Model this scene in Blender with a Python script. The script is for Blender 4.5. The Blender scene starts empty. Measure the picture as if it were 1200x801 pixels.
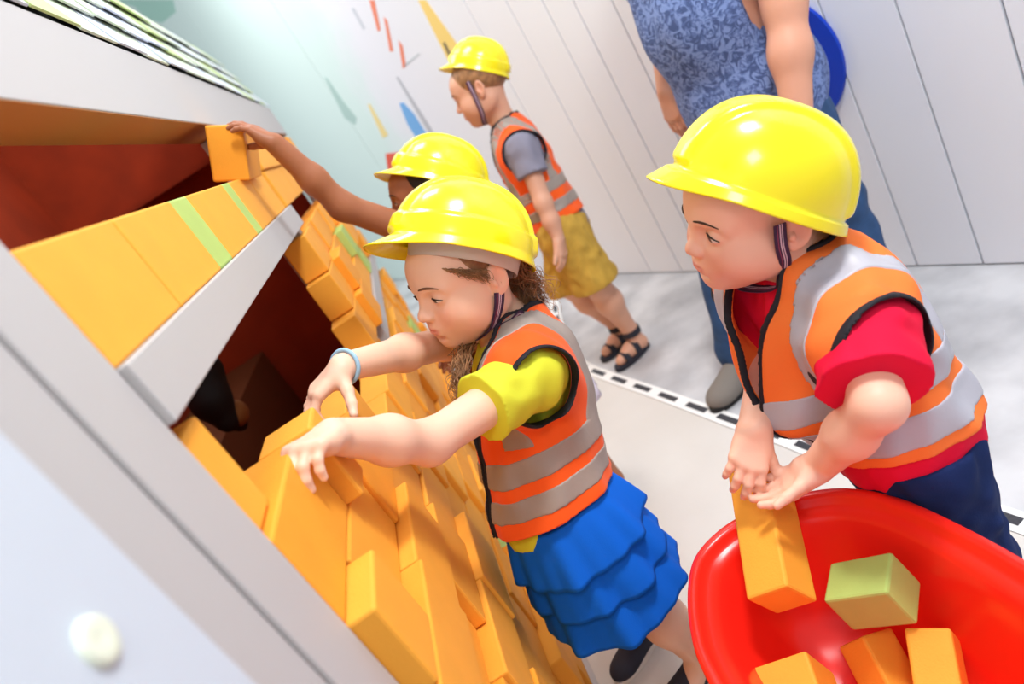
import bpy, bmesh, math, random
import numpy as np
from mathutils import Vector, Matrix
random.seed(7); RNG = np.random.default_rng(11)

# ---------------------------------------------------------------- camera
F, CX, CY, CAMH = 819.0, 600.0, 400.5, 1.2
_d1 = np.array([416-CX, 167-CY, F]); _dn = np.array([1830-CX, 2310-CY, F])
_Y = _d1/np.linalg.norm(_d1); _D = _dn-_Y*_dn.dot(_Y); _Z = -_D/np.linalg.norm(_D); _X = np.cross(_Y, _Z)
CM = np.stack([_X, _Y, _Z])                       # camera axes (right, down, forward) to world
CO = np.array([0., 0., CAMH])
def ray(x, y): return CM @ np.array([x-CX, y-CY, F])
def fl(x, y, z=0.0):
    r = ray(x, y); return CO+r*((z-CAMH)/r[2])
def pX(x, y, X0):
    r = ray(x, y); return CO+r*(X0/r[0])
def dp(x, y, d):
    return CO+CM @ np.array([(x-CX)/F*d, (y-CY)/F*d, d])
def pix(P):
    c = CM.T @ (np.asarray(P)-CO); return c[0]/c[2]*F+CX, c[1]/c[2]*F+CY, c[2]
scene = bpy.context.scene
cam = bpy.data.objects.new('camera', bpy.data.cameras.new('camera'))
scene.collection.objects.link(cam)
cam.data.sensor_width = 36; cam.data.lens = F/1200*36
cam.data.clip_start = .02; cam.data.clip_end = 100
mw = Matrix.Identity(4)
for i in range(3):
    mw[i][0] = CM[i, 0]; mw[i][1] = -CM[i, 1]; mw[i][2] = -CM[i, 2]; mw[i][3] = CO[i]
cam.matrix_world = mw
cam.data.dof.use_dof = True; cam.data.dof.focus_distance = 1.05; cam.data.dof.aperture_fstop = 3.2
scene.camera = cam
# ---------------------------------------------------------------- light
w = bpy.data.worlds.new('world'); scene.world = w; w.use_nodes = True
w.node_tree.nodes['Background'].inputs[0].default_value = (.90, .95, 1, 1)
w.node_tree.nodes['Background'].inputs[1].default_value = .80
def area(name, loc, tgt, size, power, col=(1, 1, 1), size_y=None):
    l = bpy.data.lights.new(name, 'AREA'); l.energy = power; l.size = size; l.color = col
    if size_y: l.shape = 'RECTANGLE'; l.size_y = size_y
    o = bpy.data.objects.new(name, l); scene.collection.objects.link(o); o.location = loc
    o.rotation_euler = (Vector(tgt)-Vector(loc)).to_track_quat('-Z', 'Y').to_euler(); return o
area('overhead_lamp', (.85, .55, 2.75), (.15, .95, .7), .28, 36, (1, .97, .93))
area('overhead_lamp', (.25, 2.3, 2.95), (.2, 2.1, 0), .6, 24, (.96, .98, 1))
area('overhead_lamp', (-.9, 4.6, 3.5), (.3, 4.7, 1.3), 1.8, 78, (1, 1, 1))  # added light to brighten the far mint end of the wall
area('overhead_lamp', (1.0, .5, 2.9), (1.15, 1.3, .7), .6, 32, (.80, .89, 1))
area('overhead_lamp', (.1, -.9, 2.6), (.15, .9, .6), .5, 16, (1, 1, 1))  # added soft fill from behind the camera, no known fixture
vs = scene.view_settings
vs.view_transform = 'Standard'; vs.look = 'None'; vs.gamma = 1; vs.use_curve_mapping = False; vs.exposure = -.38

# ---------------------------------------------------------------- materials
def s2l(c): return tuple(((v/255)/12.92 if v/255 <= .04045 else ((v/255+.055)/1.055)**2.4) for v in c)
MATS = {}
def mat(name, rgb, rough=.6, spec=.4, noise=0, nscale=20, bump=0, bscale=200, sss=0, metal=0, coat=0, rgb2=None, sheen=0, col2=None):
    if name in MATS: return MATS[name]
    m = bpy.data.materials.new(name); m.use_nodes = True; nt = m.node_tree; b = nt.nodes['Principled BSDF']
    c = s2l(rgb)+(1,)
    b.inputs['Base Color'].default_value = c; b.inputs['Roughness'].default_value = rough
    b.inputs['Specular IOR Level'].default_value = spec; b.inputs['Metallic'].default_value = metal
    b.inputs['Coat Weight'].default_value = coat; b.inputs['Coat Roughness'].default_value = .08
    b.inputs['Sheen Weight'].default_value = sheen
    if sss:
        b.inputs['Subsurface Weight'].default_value = sss; b.inputs['Subsurface Radius'].default_value = (.012, .005, .003)
        b.inputs['Subsurface Scale'].default_value = .5
    tc = nt.nodes.new('ShaderNodeTexCoord')
    if noise or rgb2:
        n = nt.nodes.new('ShaderNodeTexNoise'); n.inputs['Scale'].default_value = nscale; n.inputs['Detail'].default_value = 4
        nt.links.new(tc.outputs['Object'], n.inputs['Vector'])
        mx = nt.nodes.new('ShaderNodeMix'); mx.data_type = 'RGBA'
        c2 = s2l(rgb2)+(1,) if rgb2 else tuple(min(1, v*(1+noise)) for v in c[:3])+(1,)
        c1 = c if rgb2 else tuple(v*(1-noise) for v in c[:3])+(1,)
        rp = nt.nodes.new('ShaderNodeMapRange'); rp.inputs[1].default_value = .35; rp.inputs[2].default_value = .65
        nt.links.new(n.outputs['Fac'], rp.inputs[0]); nt.links.new(rp.outputs[0], mx.inputs[0])
        mx.inputs[6].default_value = c1; mx.inputs[7].default_value = c2
        nt.links.new(mx.outputs[2], b.inputs['Base Color'])
    if bump:
        n = nt.nodes.new('ShaderNodeTexNoise'); n.inputs['Scale'].default_value = bscale; n.inputs['Detail'].default_value = 3
        nt.links.new(tc.outputs['Object'], n.inputs['Vector'])
        bp = nt.nodes.new('ShaderNodeBump'); bp.inputs['Strength'].default_value = bump; bp.inputs['Distance'].default_value = .002
        nt.links.new(n.outputs['Fac'], bp.inputs['Height']); nt.links.new(bp.outputs[0], b.inputs['Normal'])
    MATS[name] = m; return m
def vmat(name, stops, attr, rough=.6, base=None, **k):
    """material whose colour is picked by a float attribute: stops = [(pos, rgb)]"""
    m = mat(name, stops[0][1], rough, **k); nt = m.node_tree; b = nt.nodes['Principled BSDF']
    a = nt.nodes.new('ShaderNodeAttribute'); a.attribute_name = attr
    r = nt.nodes.new('ShaderNodeValToRGB'); el = r.color_ramp.elements
    while len(el) < len(stops): el.new(.5)
    for e, (p, c) in zip(el, stops): e.position = p; e.color = s2l(c)+(1,)
    nt.links.new(a.outputs['Fac'], r.inputs[0]); nt.links.new(r.outputs[0], b.inputs['Base Color']); return m

# ---------------------------------------------------------------- object helpers
COL = scene.collection
def link(o, parent=None):
    COL.objects.link(o)
    if parent: o.parent = parent
    return o
def tag(o, label=None, cat=None, group=None, kind=None):
    if label: o['label'] = label
    if cat: o['category'] = cat
    if group: o['group'] = group
    if kind: o['kind'] = kind
    return o
def empty(name, loc, label=None, cat=None, group=None):
    o = bpy.data.objects.new(name, None); o.empty_display_size = .05; link(o); o.location = Vector(loc); return tag(o, label, cat, group)
def mesh_obj(name, verts, faces, m, parent=None, smooth=False, kind=None):
    me = bpy.data.meshes.new(name)
    if isinstance(faces, np.ndarray):
        nv = len(verts); nf, k = faces.shape
        me.vertices.add(nv); me.vertices.foreach_set('co', np.asarray(verts, np.float32).ravel())
        me.loops.add(nf*k); me.loops.foreach_set('vertex_index', faces.astype(np.int32).ravel())
        me.polygons.add(nf); me.polygons.foreach_set('loop_start', np.arange(0, nf*k, k, dtype=np.int32))
        me.update(calc_edges=True)
    else:
        me.from_pydata([tuple(v) for v in verts], [], faces)
    me.validate(); me.update()
    if smooth: me.polygons.foreach_set('use_smooth', [True]*len(me.polygons))
    me.materials.append(MATS[m] if isinstance(m, str) else m)
    o = bpy.data.objects.new(name, me); link(o)
    if parent: setpar(o, parent)
    if kind: o['kind'] = kind
    return o
def wloc(p):
    v = Vector(p.location)
    return v
def setpar(o, parent):
    """parent with world coordinates kept (parents here are unrotated empties or meshes at identity)"""
    o.parent = parent
    off = Vector((0, 0, 0)); q = parent
    while q: off += q.location; q = q.parent
    o.location = Vector(o.location)-off
def bm_obj(name, bm, m, parent=None, smooth=False, kind=None):
    me = bpy.data.meshes.new(name); bm.normal_update(); bm.to_mesh(me); bm.free()
    if smooth: me.polygons.foreach_set('use_smooth', [True]*len(me.polygons))
    me.materials.append(MATS[m] if isinstance(m, str) else m)
    o = bpy.data.objects.new(name, me); link(o)
    if parent: setpar(o, parent)
    if kind: o['kind'] = kind
    return o
def box_bm(lo, hi, bev=0, seg=2):
    bm = bmesh.new(); bmesh.ops.create_cube(bm, size=1)
    for v in bm.verts: v.co = Vector([lo[i]+(v.co[i]+.5)*(hi[i]-lo[i]) for i in range(3)])
    if bev: bmesh.ops.bevel(bm, geom=bm.edges[:], offset=bev, segments=seg, affect='EDGES', profile=.5)
    return bm
def box(name, lo, hi, m, parent=None, bev=0, kind=None):
    return bm_obj(name, box_bm(lo, hi, bev), m, parent, kind=kind)
def prism(name, pts, nrm, th, m, parent=None, kind=None):
    """polygon of 3-d points extruded by th along nrm"""
    n = len(pts); nrm = np.asarray(nrm)*th
    v = [np.asarray(p) for p in pts]+[np.asarray(p)+nrm for p in pts]
    f = [list(range(n))[::-1], list(range(n, 2*n))]+[[i, (i+1) % n, n+(i+1) % n, n+i] for i in range(n)]
    o = mesh_obj(name, v, f, m, parent, kind=kind)
    bm = bmesh.new(); bm.from_mesh(o.data); bmesh.ops.recalc_face_normals(bm, faces=bm.faces[:]); bm.to_mesh(o.data); bm.free(); return o
def catmull(P, n):
    P = [np.asarray(p, float) for p in P]; P = [2*P[0]-P[1]]+P+[2*P[-1]-P[-2]]; out = []
    for i in range(1, len(P)-2):
        a, b, c, d = P[i-1:i+3]
        for t in np.arange(n)/n:
            out.append(.5*((2*b)+(c-a)*t+(2*a-5*b+4*c-d)*t*t+(3*b-a-3*c+d)*t**3))
    out.append(P[-2]); return out
def tube_geo(path, r, seg=8, closed=False, flat=1.0, cap=True):
    """sweep; r scalar or list; returns verts, faces"""
    path = [np.asarray(p, float) for p in path]; n = len(path)
    rr = [r]*n if np.isscalar(r) else list(r)
    V = []; Fc = []; up = None
    for i in range(n):
        a = path[i-1] if (i > 0 or closed) else path[i]; b = path[(i+1) % n] if (i < n-1 or closed) else path[i]
        t = b-a; t = t/(np.linalg.norm(t)+1e-9)
        if up is None:
            up = np.cross(t, [0, 0, 1.]);
            if np.linalg.norm(up) < .1: up = np.cross(t, [0, 1., 0])
        up = up-t*up.dot(t); up /= np.linalg.norm(up)+1e-9; s = np.cross(t, up)
        for k in range(seg):
            a_ = 2*math.pi*k/seg; V.append(path[i]+rr[i]*(math.cos(a_)*up+math.sin(a_)*s*flat))
    m = n if closed else n-1
    for i in range(m):
        for k in range(seg):
            j = (i+1) % n; Fc.append([i*seg+k, i*seg+(k+1) % seg, j*seg+(k+1) % seg, j*seg+k])
    if cap and not closed:
        Fc.append(list(range(seg))[::-1]); Fc.append([(n-1)*seg+k for k in range(seg)])
    return V, Fc
def tube(name, path, r, m, parent=None, **k):
    V, Fc = tube_geo(path, r, **k); return mesh_obj(name, V, Fc, m, parent, smooth=True)
def merge_geo(L):
    V = []; Fc = []
    for v, f in L:
        o = len(V); V += list(v); Fc += [[i+o for i in q] for q in f]
    return V, Fc

# ================================================================ the room
def wall_mat():
    m = bpy.data.materials.new('wall_paint'); m.use_nodes = True; MATS['wall_paint'] = m
    nt = m.node_tree; b = nt.nodes['Principled BSDF']; b.inputs['Roughness'].default_value = .5; b.inputs['Specular IOR Level'].default_value = .25
    tc = nt.nodes.new('ShaderNodeTexCoord'); sx = nt.nodes.new('ShaderNodeSeparateXYZ')
    nt.links.new(tc.outputs['Object'], sx.inputs[0])
    n = nt.nodes.new('ShaderNodeTexNoise'); n.inputs['Scale'].default_value = 2.2; n.inputs['Detail'].default_value = 6; n.inputs['Roughness'].default_value = .65
    nt.links.new(tc.outputs['Object'], n.inputs['Vector'])
    # y coordinate + noise decides between mint mural ground and white boards; edge of the printed cloud
    ma = nt.nodes.new('ShaderNodeMath'); ma.operation = 'MULTIPLY_ADD'; ma.inputs[1].default_value = .9; ma.inputs[2].default_value = -.45
    nt.links.new(n.outputs['Fac'], ma.inputs[0])
    ad = nt.nodes.new('ShaderNodeMath'); ad.operation = 'ADD'; nt.links.new(sx.outputs['Y'], ad.inputs[0]); nt.links.new(ma.outputs[0], ad.inputs[1])
    mr = nt.nodes.new('ShaderNodeMapRange'); mr.interpolation_type = 'SMOOTHSTEP'
    mr.inputs[1].default_value = 4.35; mr.inputs[2].default_value = 5.05
    nt.links.new(ad.outputs[0], mr.inputs[0])
    mx = nt.nodes.new('ShaderNodeMix'); mx.data_type = 'RGBA'; nt.links.new(mr.outputs[0], mx.inputs[0])
    mx.inputs[6].default_value = s2l((238, 240, 246))+(1,); mx.inputs[7].default_value = s2l((220, 241, 235))+(1,)
    nt.links.new(mx.outputs[2], b.inputs['Base Color'])
wall_mat()
mat('gap', (120, 112, 112), .9); mat('mint_dark', (150, 205, 188), .6)
WA = fl(724, 321); WB = fl(1152, 310.5); WU = (WB-WA)/np.linalg.norm(WB-WA); WN = np.array([WU[1], -WU[0], 0])  # normal
if WN.dot(CO-WA) < 0: WN = -WN
def wl(x, y):
    r = ray(x, y); return CO+r*((WA-CO).dot(WN)/r.dot(WN))
def ws(s, z, off=0): return WA+WU*s+np.array([0, 0, z])+WN*off
wall = prism('wall_back', [ws(-7, 0, -.02), ws(3.0, 0, -.02), ws(3.0, 3.8, -.02), ws(-7, 3.8, -.02)], -WN, .1, 'gap', kind='structure')
edges = [-7, -4.1, -2.08, -.016, .262, .474, .636, .82, 1.0, 1.18, 1.36, 1.537, 1.73, 1.953, 2.17, 2.39, 2.62, 3.0]
for a, b in zip(edges[:-1], edges[1:]):
    g = .0035
    prism('wall_panel', [ws(a+g, .006), ws(b-g, .006), ws(b-g, 3.8), ws(a+g, 3.8)], -WN, .0195, 'wall_paint', wall)
# printed mural on the boards
def decal(name, pts, rgb, rough=.6):
    mat('print_'+name, rgb, rough)
    P = [wl(*p) for p in pts]
    prism(name, P, WN, .0015, 'print_'+name, wall)
decal('printed_orange_stroke', [(433, 0), (439, 0), (446, 35), (443, 37)], (240, 140, 110))
decal('printed_orange_stroke', [(450, 20), (454, 24), (461, 60), (457, 60)], (240, 140, 110))
decal('printed_orange_stroke', [(467, 47), (472, 54), (476, 78), (472, 80)], (240, 140, 110))
decal('printed_yellow_beam', [(490, 0), (499, 0), (536, 52), (526, 72)], (247, 215, 125))
decal('printed_dark_bar', [(519, 50), (522, 49), (530, 65), (527, 68)], (140, 130, 110))
decal('printed_yellow_stroke', [(431, 122), (434, 122), (455, 158), (449, 162)], (243, 222, 150))
decal('printed_grey_bar', [(464, 90), (467, 90), (512, 160), (507, 163)], (190, 194, 200))
decal('printed_blue_stroke', [(468, 121), (473, 120), (485, 133), (497, 152), (508, 164), (503, 168), (493, 158), (492, 167), (487, 160), (478, 146)], (120, 180, 235))
decal('printed_grey_stroke', [(412, 10), (415, 9), (428, 33), (426, 35)], (205, 212, 220))
decal('printed_red_block', [(452, 180), (478, 177), (470, 205), (455, 203)], (235, 95, 70))
decal('printed_leaf', [(380, 90), (384, 92), (402, 118), (418, 138), (416, 146), (404, 138)], (178, 208, 200))
decal('printed_green_patch', [(130, 0), (203, 0), (206, 14), (190, 27), (172, 22), (158, 8)], (168, 214, 198))
decal('printed_thin_line', [(474, 76), (491, 62), (492, 63), (475, 78)], (190, 200, 205))

def floor_mat(name, c1, c2, scale, rough):
    m = mat(name, c1, rough, spec=.35, rgb2=c2, nscale=scale, bump=.15, bscale=60); return m
floor_mat('concrete', (176, 176, 179), (214, 214, 216), 4.5, .4)
floor_mat('cream_vinyl', (216, 211, 204), (226, 222, 216), 2.0, .4)
prism('floor', [(-3, -3, -.04), (4, -3, -.04), (4, 10, -.04), (-3, 10, -.04)], (0, 0, 1), .04, 'concrete', kind='structure')
# curved play road: cream inside, white border strip with black dashes
mat('white_tape', (246, 246, 244), .45); mat('black_dash', (62, 62, 68), .55, noise=.25, nscale=120)
cl = [(1.05, -1.2), (.93, -.4), (.80, .3), (.72, .65), (.638, .975), (.591, 1.17), (.547, 1.36), (.513, 1.53), (.471, 1.70), (.441, 1.84), (.409, 1.985), (.377, 2.13), (.343, 2.27), (.309, 2.42), (.281, 2.56), (.275, 2.70), (.285, 2.85), (.31, 3.0), (.35, 3.2), (.42, 3.5)]
cv = [np.array([p[0], p[1]]) for p in catmull([(a, b, 0) for a, b in cl], 8)]
mesh_v = [(p[0]-.027, p[1], .004) for p in cv]+[(-.205, 3.5, .004), (-.205, -1.2, .004)]
tag(prism('play_mat', [np.array(v)-np.array([0, 0, .004]) for v in mesh_v], (0, 0, 1), .004, 'cream_vinyl'), 'smooth cream vinyl play mat bordered by a dashed road edge', 'mat')
road = empty('road_border', (cv[60][0], cv[60][1], 0), 'white curved road border strip with black dashes on the floor', 'road marking')
def strip(name, pts, wd, z0, th, m, parent):
    V = []; n = len(pts)
    for i, p in enumerate(pts):
        t = pts[min(i+1, n-1)]-pts[max(i-1, 0)]; t = t/np.linalg.norm(t); nn = np.array([-t[1], t[0]])
        for sd in (-1, 1):
            for z in (z0, z0+th): V.append((p[0]+nn[0]*wd/2*sd, p[1]+nn[1]*wd/2*sd, z))
    Fc = []
    for i in range(n-1):
        a = i*4; b = a+4
        Fc += [[a+1, a+3, b+3, b+1], [a, b, b+2, a+2], [a, a+1, b+1, b], [a+2, b+2, b+3, a+3]]
    Fc += [[0, 2, 3, 1], [4*n-4, 4*n-3, 4*n-1, 4*n-2]]
    return mesh_obj(name, V, Fc, m, parent)
strip('border_strip', cv, .05, 0, .006, 'white_tape', road)
L = np.concatenate([[0], np.cumsum([np.linalg.norm(cv[i+1]-cv[i]) for i in range(len(cv)-1)])])
def along(s): return np.array([np.interp(s, L, [p[0] for p in cv]), np.interp(s, L, [p[1] for p in cv])])
s0 = min(range(len(cv)), key=lambda i: abs(cv[i][1]-1.03)); st = L[s0]-.1
k = st-6*.152
while k < L[-1]-.1:
    strip('road_dash', [along(k+.095*t/4) for t in range(5)], .02, .006, .0015, 'black_dash', road); k += .152 if k > st-.01 else .152

# ================================================================ the playhouse
XF = -.24
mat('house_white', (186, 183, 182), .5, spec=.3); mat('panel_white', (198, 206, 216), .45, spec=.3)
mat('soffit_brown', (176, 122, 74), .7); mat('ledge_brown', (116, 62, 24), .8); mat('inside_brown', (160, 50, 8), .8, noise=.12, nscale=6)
BR = dict(rough=.62, spec=.25, noise=.03, nscale=14, bump=.25, bscale=350)
mat('foam_yellow', (248, 172, 60), **BR); mat('foam_amber', (244, 163, 50), **BR); mat('foam_green', (180, 204, 112), **BR)
house = empty('playhouse', (-.3, 2.0, 0), 'white framed playhouse with a wall of loose yellow foam bricks', 'playhouse')
box('post', (-.32, .462, 0), (-.24, .544, 1.39), 'house_white', house, .002)
box('post', (-.33, .372, 0), (-.244, .462, 1.39), 'house_white', house, .003)
pn = box('end_panel', (-.33, -.6, 0), (-.226, .371, 1.39), 'panel_white', house, .004)
bq = pX(112, 752, -.226)
bm = bmesh.new()
def disc(bm, r0, r1, x0, x1, c, seg=32, rings=None):
    prof = rings or [(0, x1), (r1*.9, x1), (r1, x1-.002), (r0, x0)]
    prev = None
    for r, x in prof:
        ring = [bm.verts.new((x, c[1]+r*math.cos(2*math.pi*k/seg), c[2]+r*math.sin(2*math.pi*k/seg))) for k in range(seg)] if r > 0 else [bm.verts.new((x, c[1], c[2]))]
        if prev:
            for k in range(seg):
                if len(prev) == 1: bm.faces.new([prev[0], ring[k], ring[(k+1) % seg]])
                else: bm.faces.new([prev[k], ring[k], ring[(k+1) % seg], prev[(k+1) % seg]])
        prev = ring
mat('cap_cream', (228, 234, 214), .45)
disc(bm, .0125, .0125, -.226, -.2225, bq, rings=[(0, -.2232), (.002, -.2226), (.010, -.2222), (.0122, -.2228), (.0128, -.226)])
bm_obj('screw_cap', bm, 'cap_cream', pn, True)
box('post', (-.32, 1.905, 0), (-.25, 1.965, 1.39), 'house_white', house, .002)
box('post', (-.32, 3.44, 0), (-.25, 3.50, 1.39), 'house_white', house, .002)
box('shelf', (-.335, .545, 1.1), (-.232, 1.964, 1.157), 'house_white', house, .002)
box('shelf', (-.33, 1.966, .70), (-.226, 3.50, .757), 'house_white', house, .002)
box('fascia', (-.3, -.6, 1.391), (-.24, 3.52, 1.525), 'house_white', house, .002)
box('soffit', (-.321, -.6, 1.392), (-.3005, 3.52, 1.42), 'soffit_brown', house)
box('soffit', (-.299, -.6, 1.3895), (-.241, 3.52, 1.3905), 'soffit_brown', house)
# dark room inside
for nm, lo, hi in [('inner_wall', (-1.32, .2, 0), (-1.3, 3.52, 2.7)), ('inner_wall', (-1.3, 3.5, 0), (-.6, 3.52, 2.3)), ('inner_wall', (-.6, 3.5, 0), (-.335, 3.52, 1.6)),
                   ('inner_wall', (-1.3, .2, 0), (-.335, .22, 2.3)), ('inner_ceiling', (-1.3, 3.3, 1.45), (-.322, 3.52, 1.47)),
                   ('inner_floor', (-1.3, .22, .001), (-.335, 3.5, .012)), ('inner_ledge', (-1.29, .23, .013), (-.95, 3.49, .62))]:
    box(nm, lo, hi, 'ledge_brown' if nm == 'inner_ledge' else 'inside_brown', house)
# bricks
BL, BH, BD = .215, .1075, .07
_bm = {}
def brick_mesh(l, m):
    key = (round(l, 3), m)
    if key not in _bm:
        bm = box_bm((0, 0, 0), (BD, l-.002, BH-.0015), .0035, 2); me = bpy.data.meshes.new('brick'); bm.to_mesh(me); bm.free()
        me.polygons.foreach_set('use_smooth', [False]*len(me.polygons)); me.materials.append(MATS[m]); _bm[key] = me
    return _bm[key]
HO = Vector(house.location)
def brick(y, z, l, m='foam_yellow', pr=0.0, rz=0.0, z_off=0):
    o = bpy.data.objects.new('brick', brick_mesh(l, m)); link(o, house)
    o.location = Vector((XF-BD+pr, y, z+z_off))-HO; o.rotation_euler = (0, 0, rz); return o
rnd = random.Random(5)
WIN = {9: (.625, 1.83), 8: (.835, 1.79), 7: (1.26, 1.72)}
for c in range(10):
    z = c*.1085
    y = .545-(.11 if c % 2 else 0)
    out = []
    for y0, y1, ya in ([(.545, WIN[c][0], y), (WIN[c][1], 3.44, WIN[c][1])] if c in WIN else [(.545, 3.44, y)]):
        while ya < y1-.02:
            a, b = max(ya, y0), min(ya+BL, y1)
            if b-a > .03: out.append([a, b])
            ya += BL
    for a, b in out:
        if c in (6,) and b > 1.966: continue
        m = 'foam_yellow' if rnd.random() < .6 else 'foam_amber'
        if rnd.random() < .06 and not (c > 5 and a < 1.9): m = 'foam_green'
        l = b-a
        l = BL if abs(l-BL) < .012 else round(l*100)/100
        if l > b-a+.001: l = b-a
        pr = rnd.choice([-.010, -.004, 0, 0, .006, .014, .022, .028])
        if c == 8 and a < .58: pr = .0
        if c in WIN and abs(a-WIN[c][1]) < .01: pr = .006
        brick(a, z, l, m, pr)
for a, b, m in [(.545, .757, 0), (.757, .985, 0), (.985, 1.077, 1), (1.077, 1.36, 0), (1.36, 1.43, 1), (1.43, 1.66, 0), (1.66, 1.903, 0)]:
    brick(a, 1.157, b-a, 'foam_green' if m else 'foam_yellow', 0)
for row in range(2):
    y = 1.967
    while y < 3.43:
        l = min(BL, 3.44-y)
        if l > .04: brick(y, 1.157+row*.1085-.0, l, 'foam_yellow' if rnd.random() < .93 else 'foam_green', rnd.choice([-.006, 0, .006, .012]))
        y += BL+.0005
# roof tiles: steep overlapping shingles
mat('tile_pale', (204, 216, 192), .4); mat('tile_green', (186, 206, 128), .4); mat('tile_blue', (208, 216, 230), .4); mat('tile_shade', (40, 42, 40), .7)
sl = math.radians(75); us = np.array([-math.cos(sl), 0, math.sin(sl)]); un = np.array([math.sin(sl), 0, math.cos(sl)])
prism('roof_board', [np.array([-.255, -.6, 1.526]), np.array([-.255, 3.5, 1.526]), np.array([-.255, 3.5, 1.526])+us*.38, np.array([-.255, -.6, 1.526])+us*.38], -un, .02, 'tile_shade', house)  # near-black board colour stands in for shade under the tile edges
for r in range(4):
    y = -.5-.08*(r % 2); 
    while y < 3.42:
        wdt = .17; base = np.array([-.254, y, 1.527])+us*(.078*r)+un*.001
        b1 = base+un*(.012+.006*rnd.random()); top = base+us*.10
        m = rnd.choice(['tile_pale', 'tile_pale', 'tile_green', 'tile_blue'])
        e = np.array([0, wdt-.006, 0])
        prism('roof_tile', [b1, b1+e, top+e+un*.002, top+un*.002], un, .004, m, house)
        y += wdt

# ================================================================ figure toolkit: smooth solids on a grid
def V3(*a): return np.array(a, float)
def cdir(x, y, z): return CM @ V3(x, y, z)
def unit(v): v = np.asarray(v, float); return v/(np.linalg.norm(v)+1e-12)
def rc(a, b, ra, rb, k=.012, op='u'):
    a = np.asarray(a, float); b = np.asarray(b, float); ba = b-a; L2 = ba.dot(ba)+1e-12; R = max(ra, rb)
    def fn(x, y, z):
        px, py, pz = x-a[0], y-a[1], z-a[2]
        t = np.clip((px*ba[0]+py*ba[1]+pz*ba[2])/L2, 0, 1)
        return np.sqrt((px-t*ba[0])**2+(py-t*ba[1])**2+(pz-t*ba[2])**2)-(ra+(rb-ra)*t)
    return dict(fn=fn, lo=np.minimum(a, b)-R, hi=np.maximum(a, b)+R, k=k, op=op)
def el(c, r, R=None, k=.012, op='u'):
    c = np.asarray(c, float); r = np.asarray(r, float); R = np.eye(3) if R is None else R
    ext = np.sqrt(((R*r[None, :])**2).sum(1))
    def fn(x, y, z):
        d = [x-c[0], y-c[1], z-c[2]]
        q = [sum(R[i, j]*d[i] for i in range(3))/r[j] for j in range(3)]
        k0 = np.sqrt(q[0]**2+q[1]**2+q[2]**2)
        k1 = np.sqrt((q[0]/r[0])**2+(q[1]/r[1])**2+(q[2]/r[2])**2)+1e-9
        return k0*(k0-1)/k1
    return dict(fn=fn, lo=c-ext, hi=c+ext, k=k, op=op)
def chain(pts, rs, k=.012):
    return [rc(pts[i], pts[i+1], rs[i], rs[i+1], k) for i in range(len(pts)-1)]
def smin(a, b, k):
    h = np.maximum(k-np.abs(a-b), 0)/k; return np.minimum(a, b)-h*h*k*.25
def comb(D, d, p):
    if p['op'] == 'u': return smin(D, d, p['k'])
    return -smin(-D, d, p['k'])
def field(prims, lo, hi, res, margin=.012):
    lo = np.asarray(lo, float); n = np.ceil((np.asarray(hi)-lo)/res).astype(int)+1
    D = np.full(n, .5, np.float32); ax = [lo[i]+res*np.arange(n[i]) for i in range(3)]
    for p in prims:
        m = p['k']+margin
        i0 = np.maximum(np.floor((p['lo']-m-lo)/res).astype(int), 0); i1 = np.minimum(np.ceil((p['hi']+m-lo)/res).astype(int)+1, n)
        if (i1 <= i0).any(): continue
        s = tuple(slice(i0[i], i1[i]) for i in range(3))
        d = p['fn'](ax[0][s[0]][:, None, None], ax[1][s[1]][None, :, None], ax[2][s[2]][None, None, :]).astype(np.float32)
        D[s] = comb(D[s], d, p)
    return D, lo, ax
def evalp(prims, P):
    D = np.full(len(P), .5)
    for p in prims: D = comb(D, p['fn'](P[:, 0], P[:, 1], P[:, 2]), p)
    return D
_E = [((0,0,0),(1,0,0)),((0,1,0),(1,1,0)),((0,0,1),(1,0,1)),((0,1,1),(1,1,1)),((0,0,0),(0,1,0)),((1,0,0),(1,1,0)),((0,0,1),(0,1,1)),((1,0,1),(1,1,1)),((0,0,0),(0,0,1)),((1,0,0),(1,0,1)),((0,1,0),(0,1,1)),((1,1,0),(1,1,1))]
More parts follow.
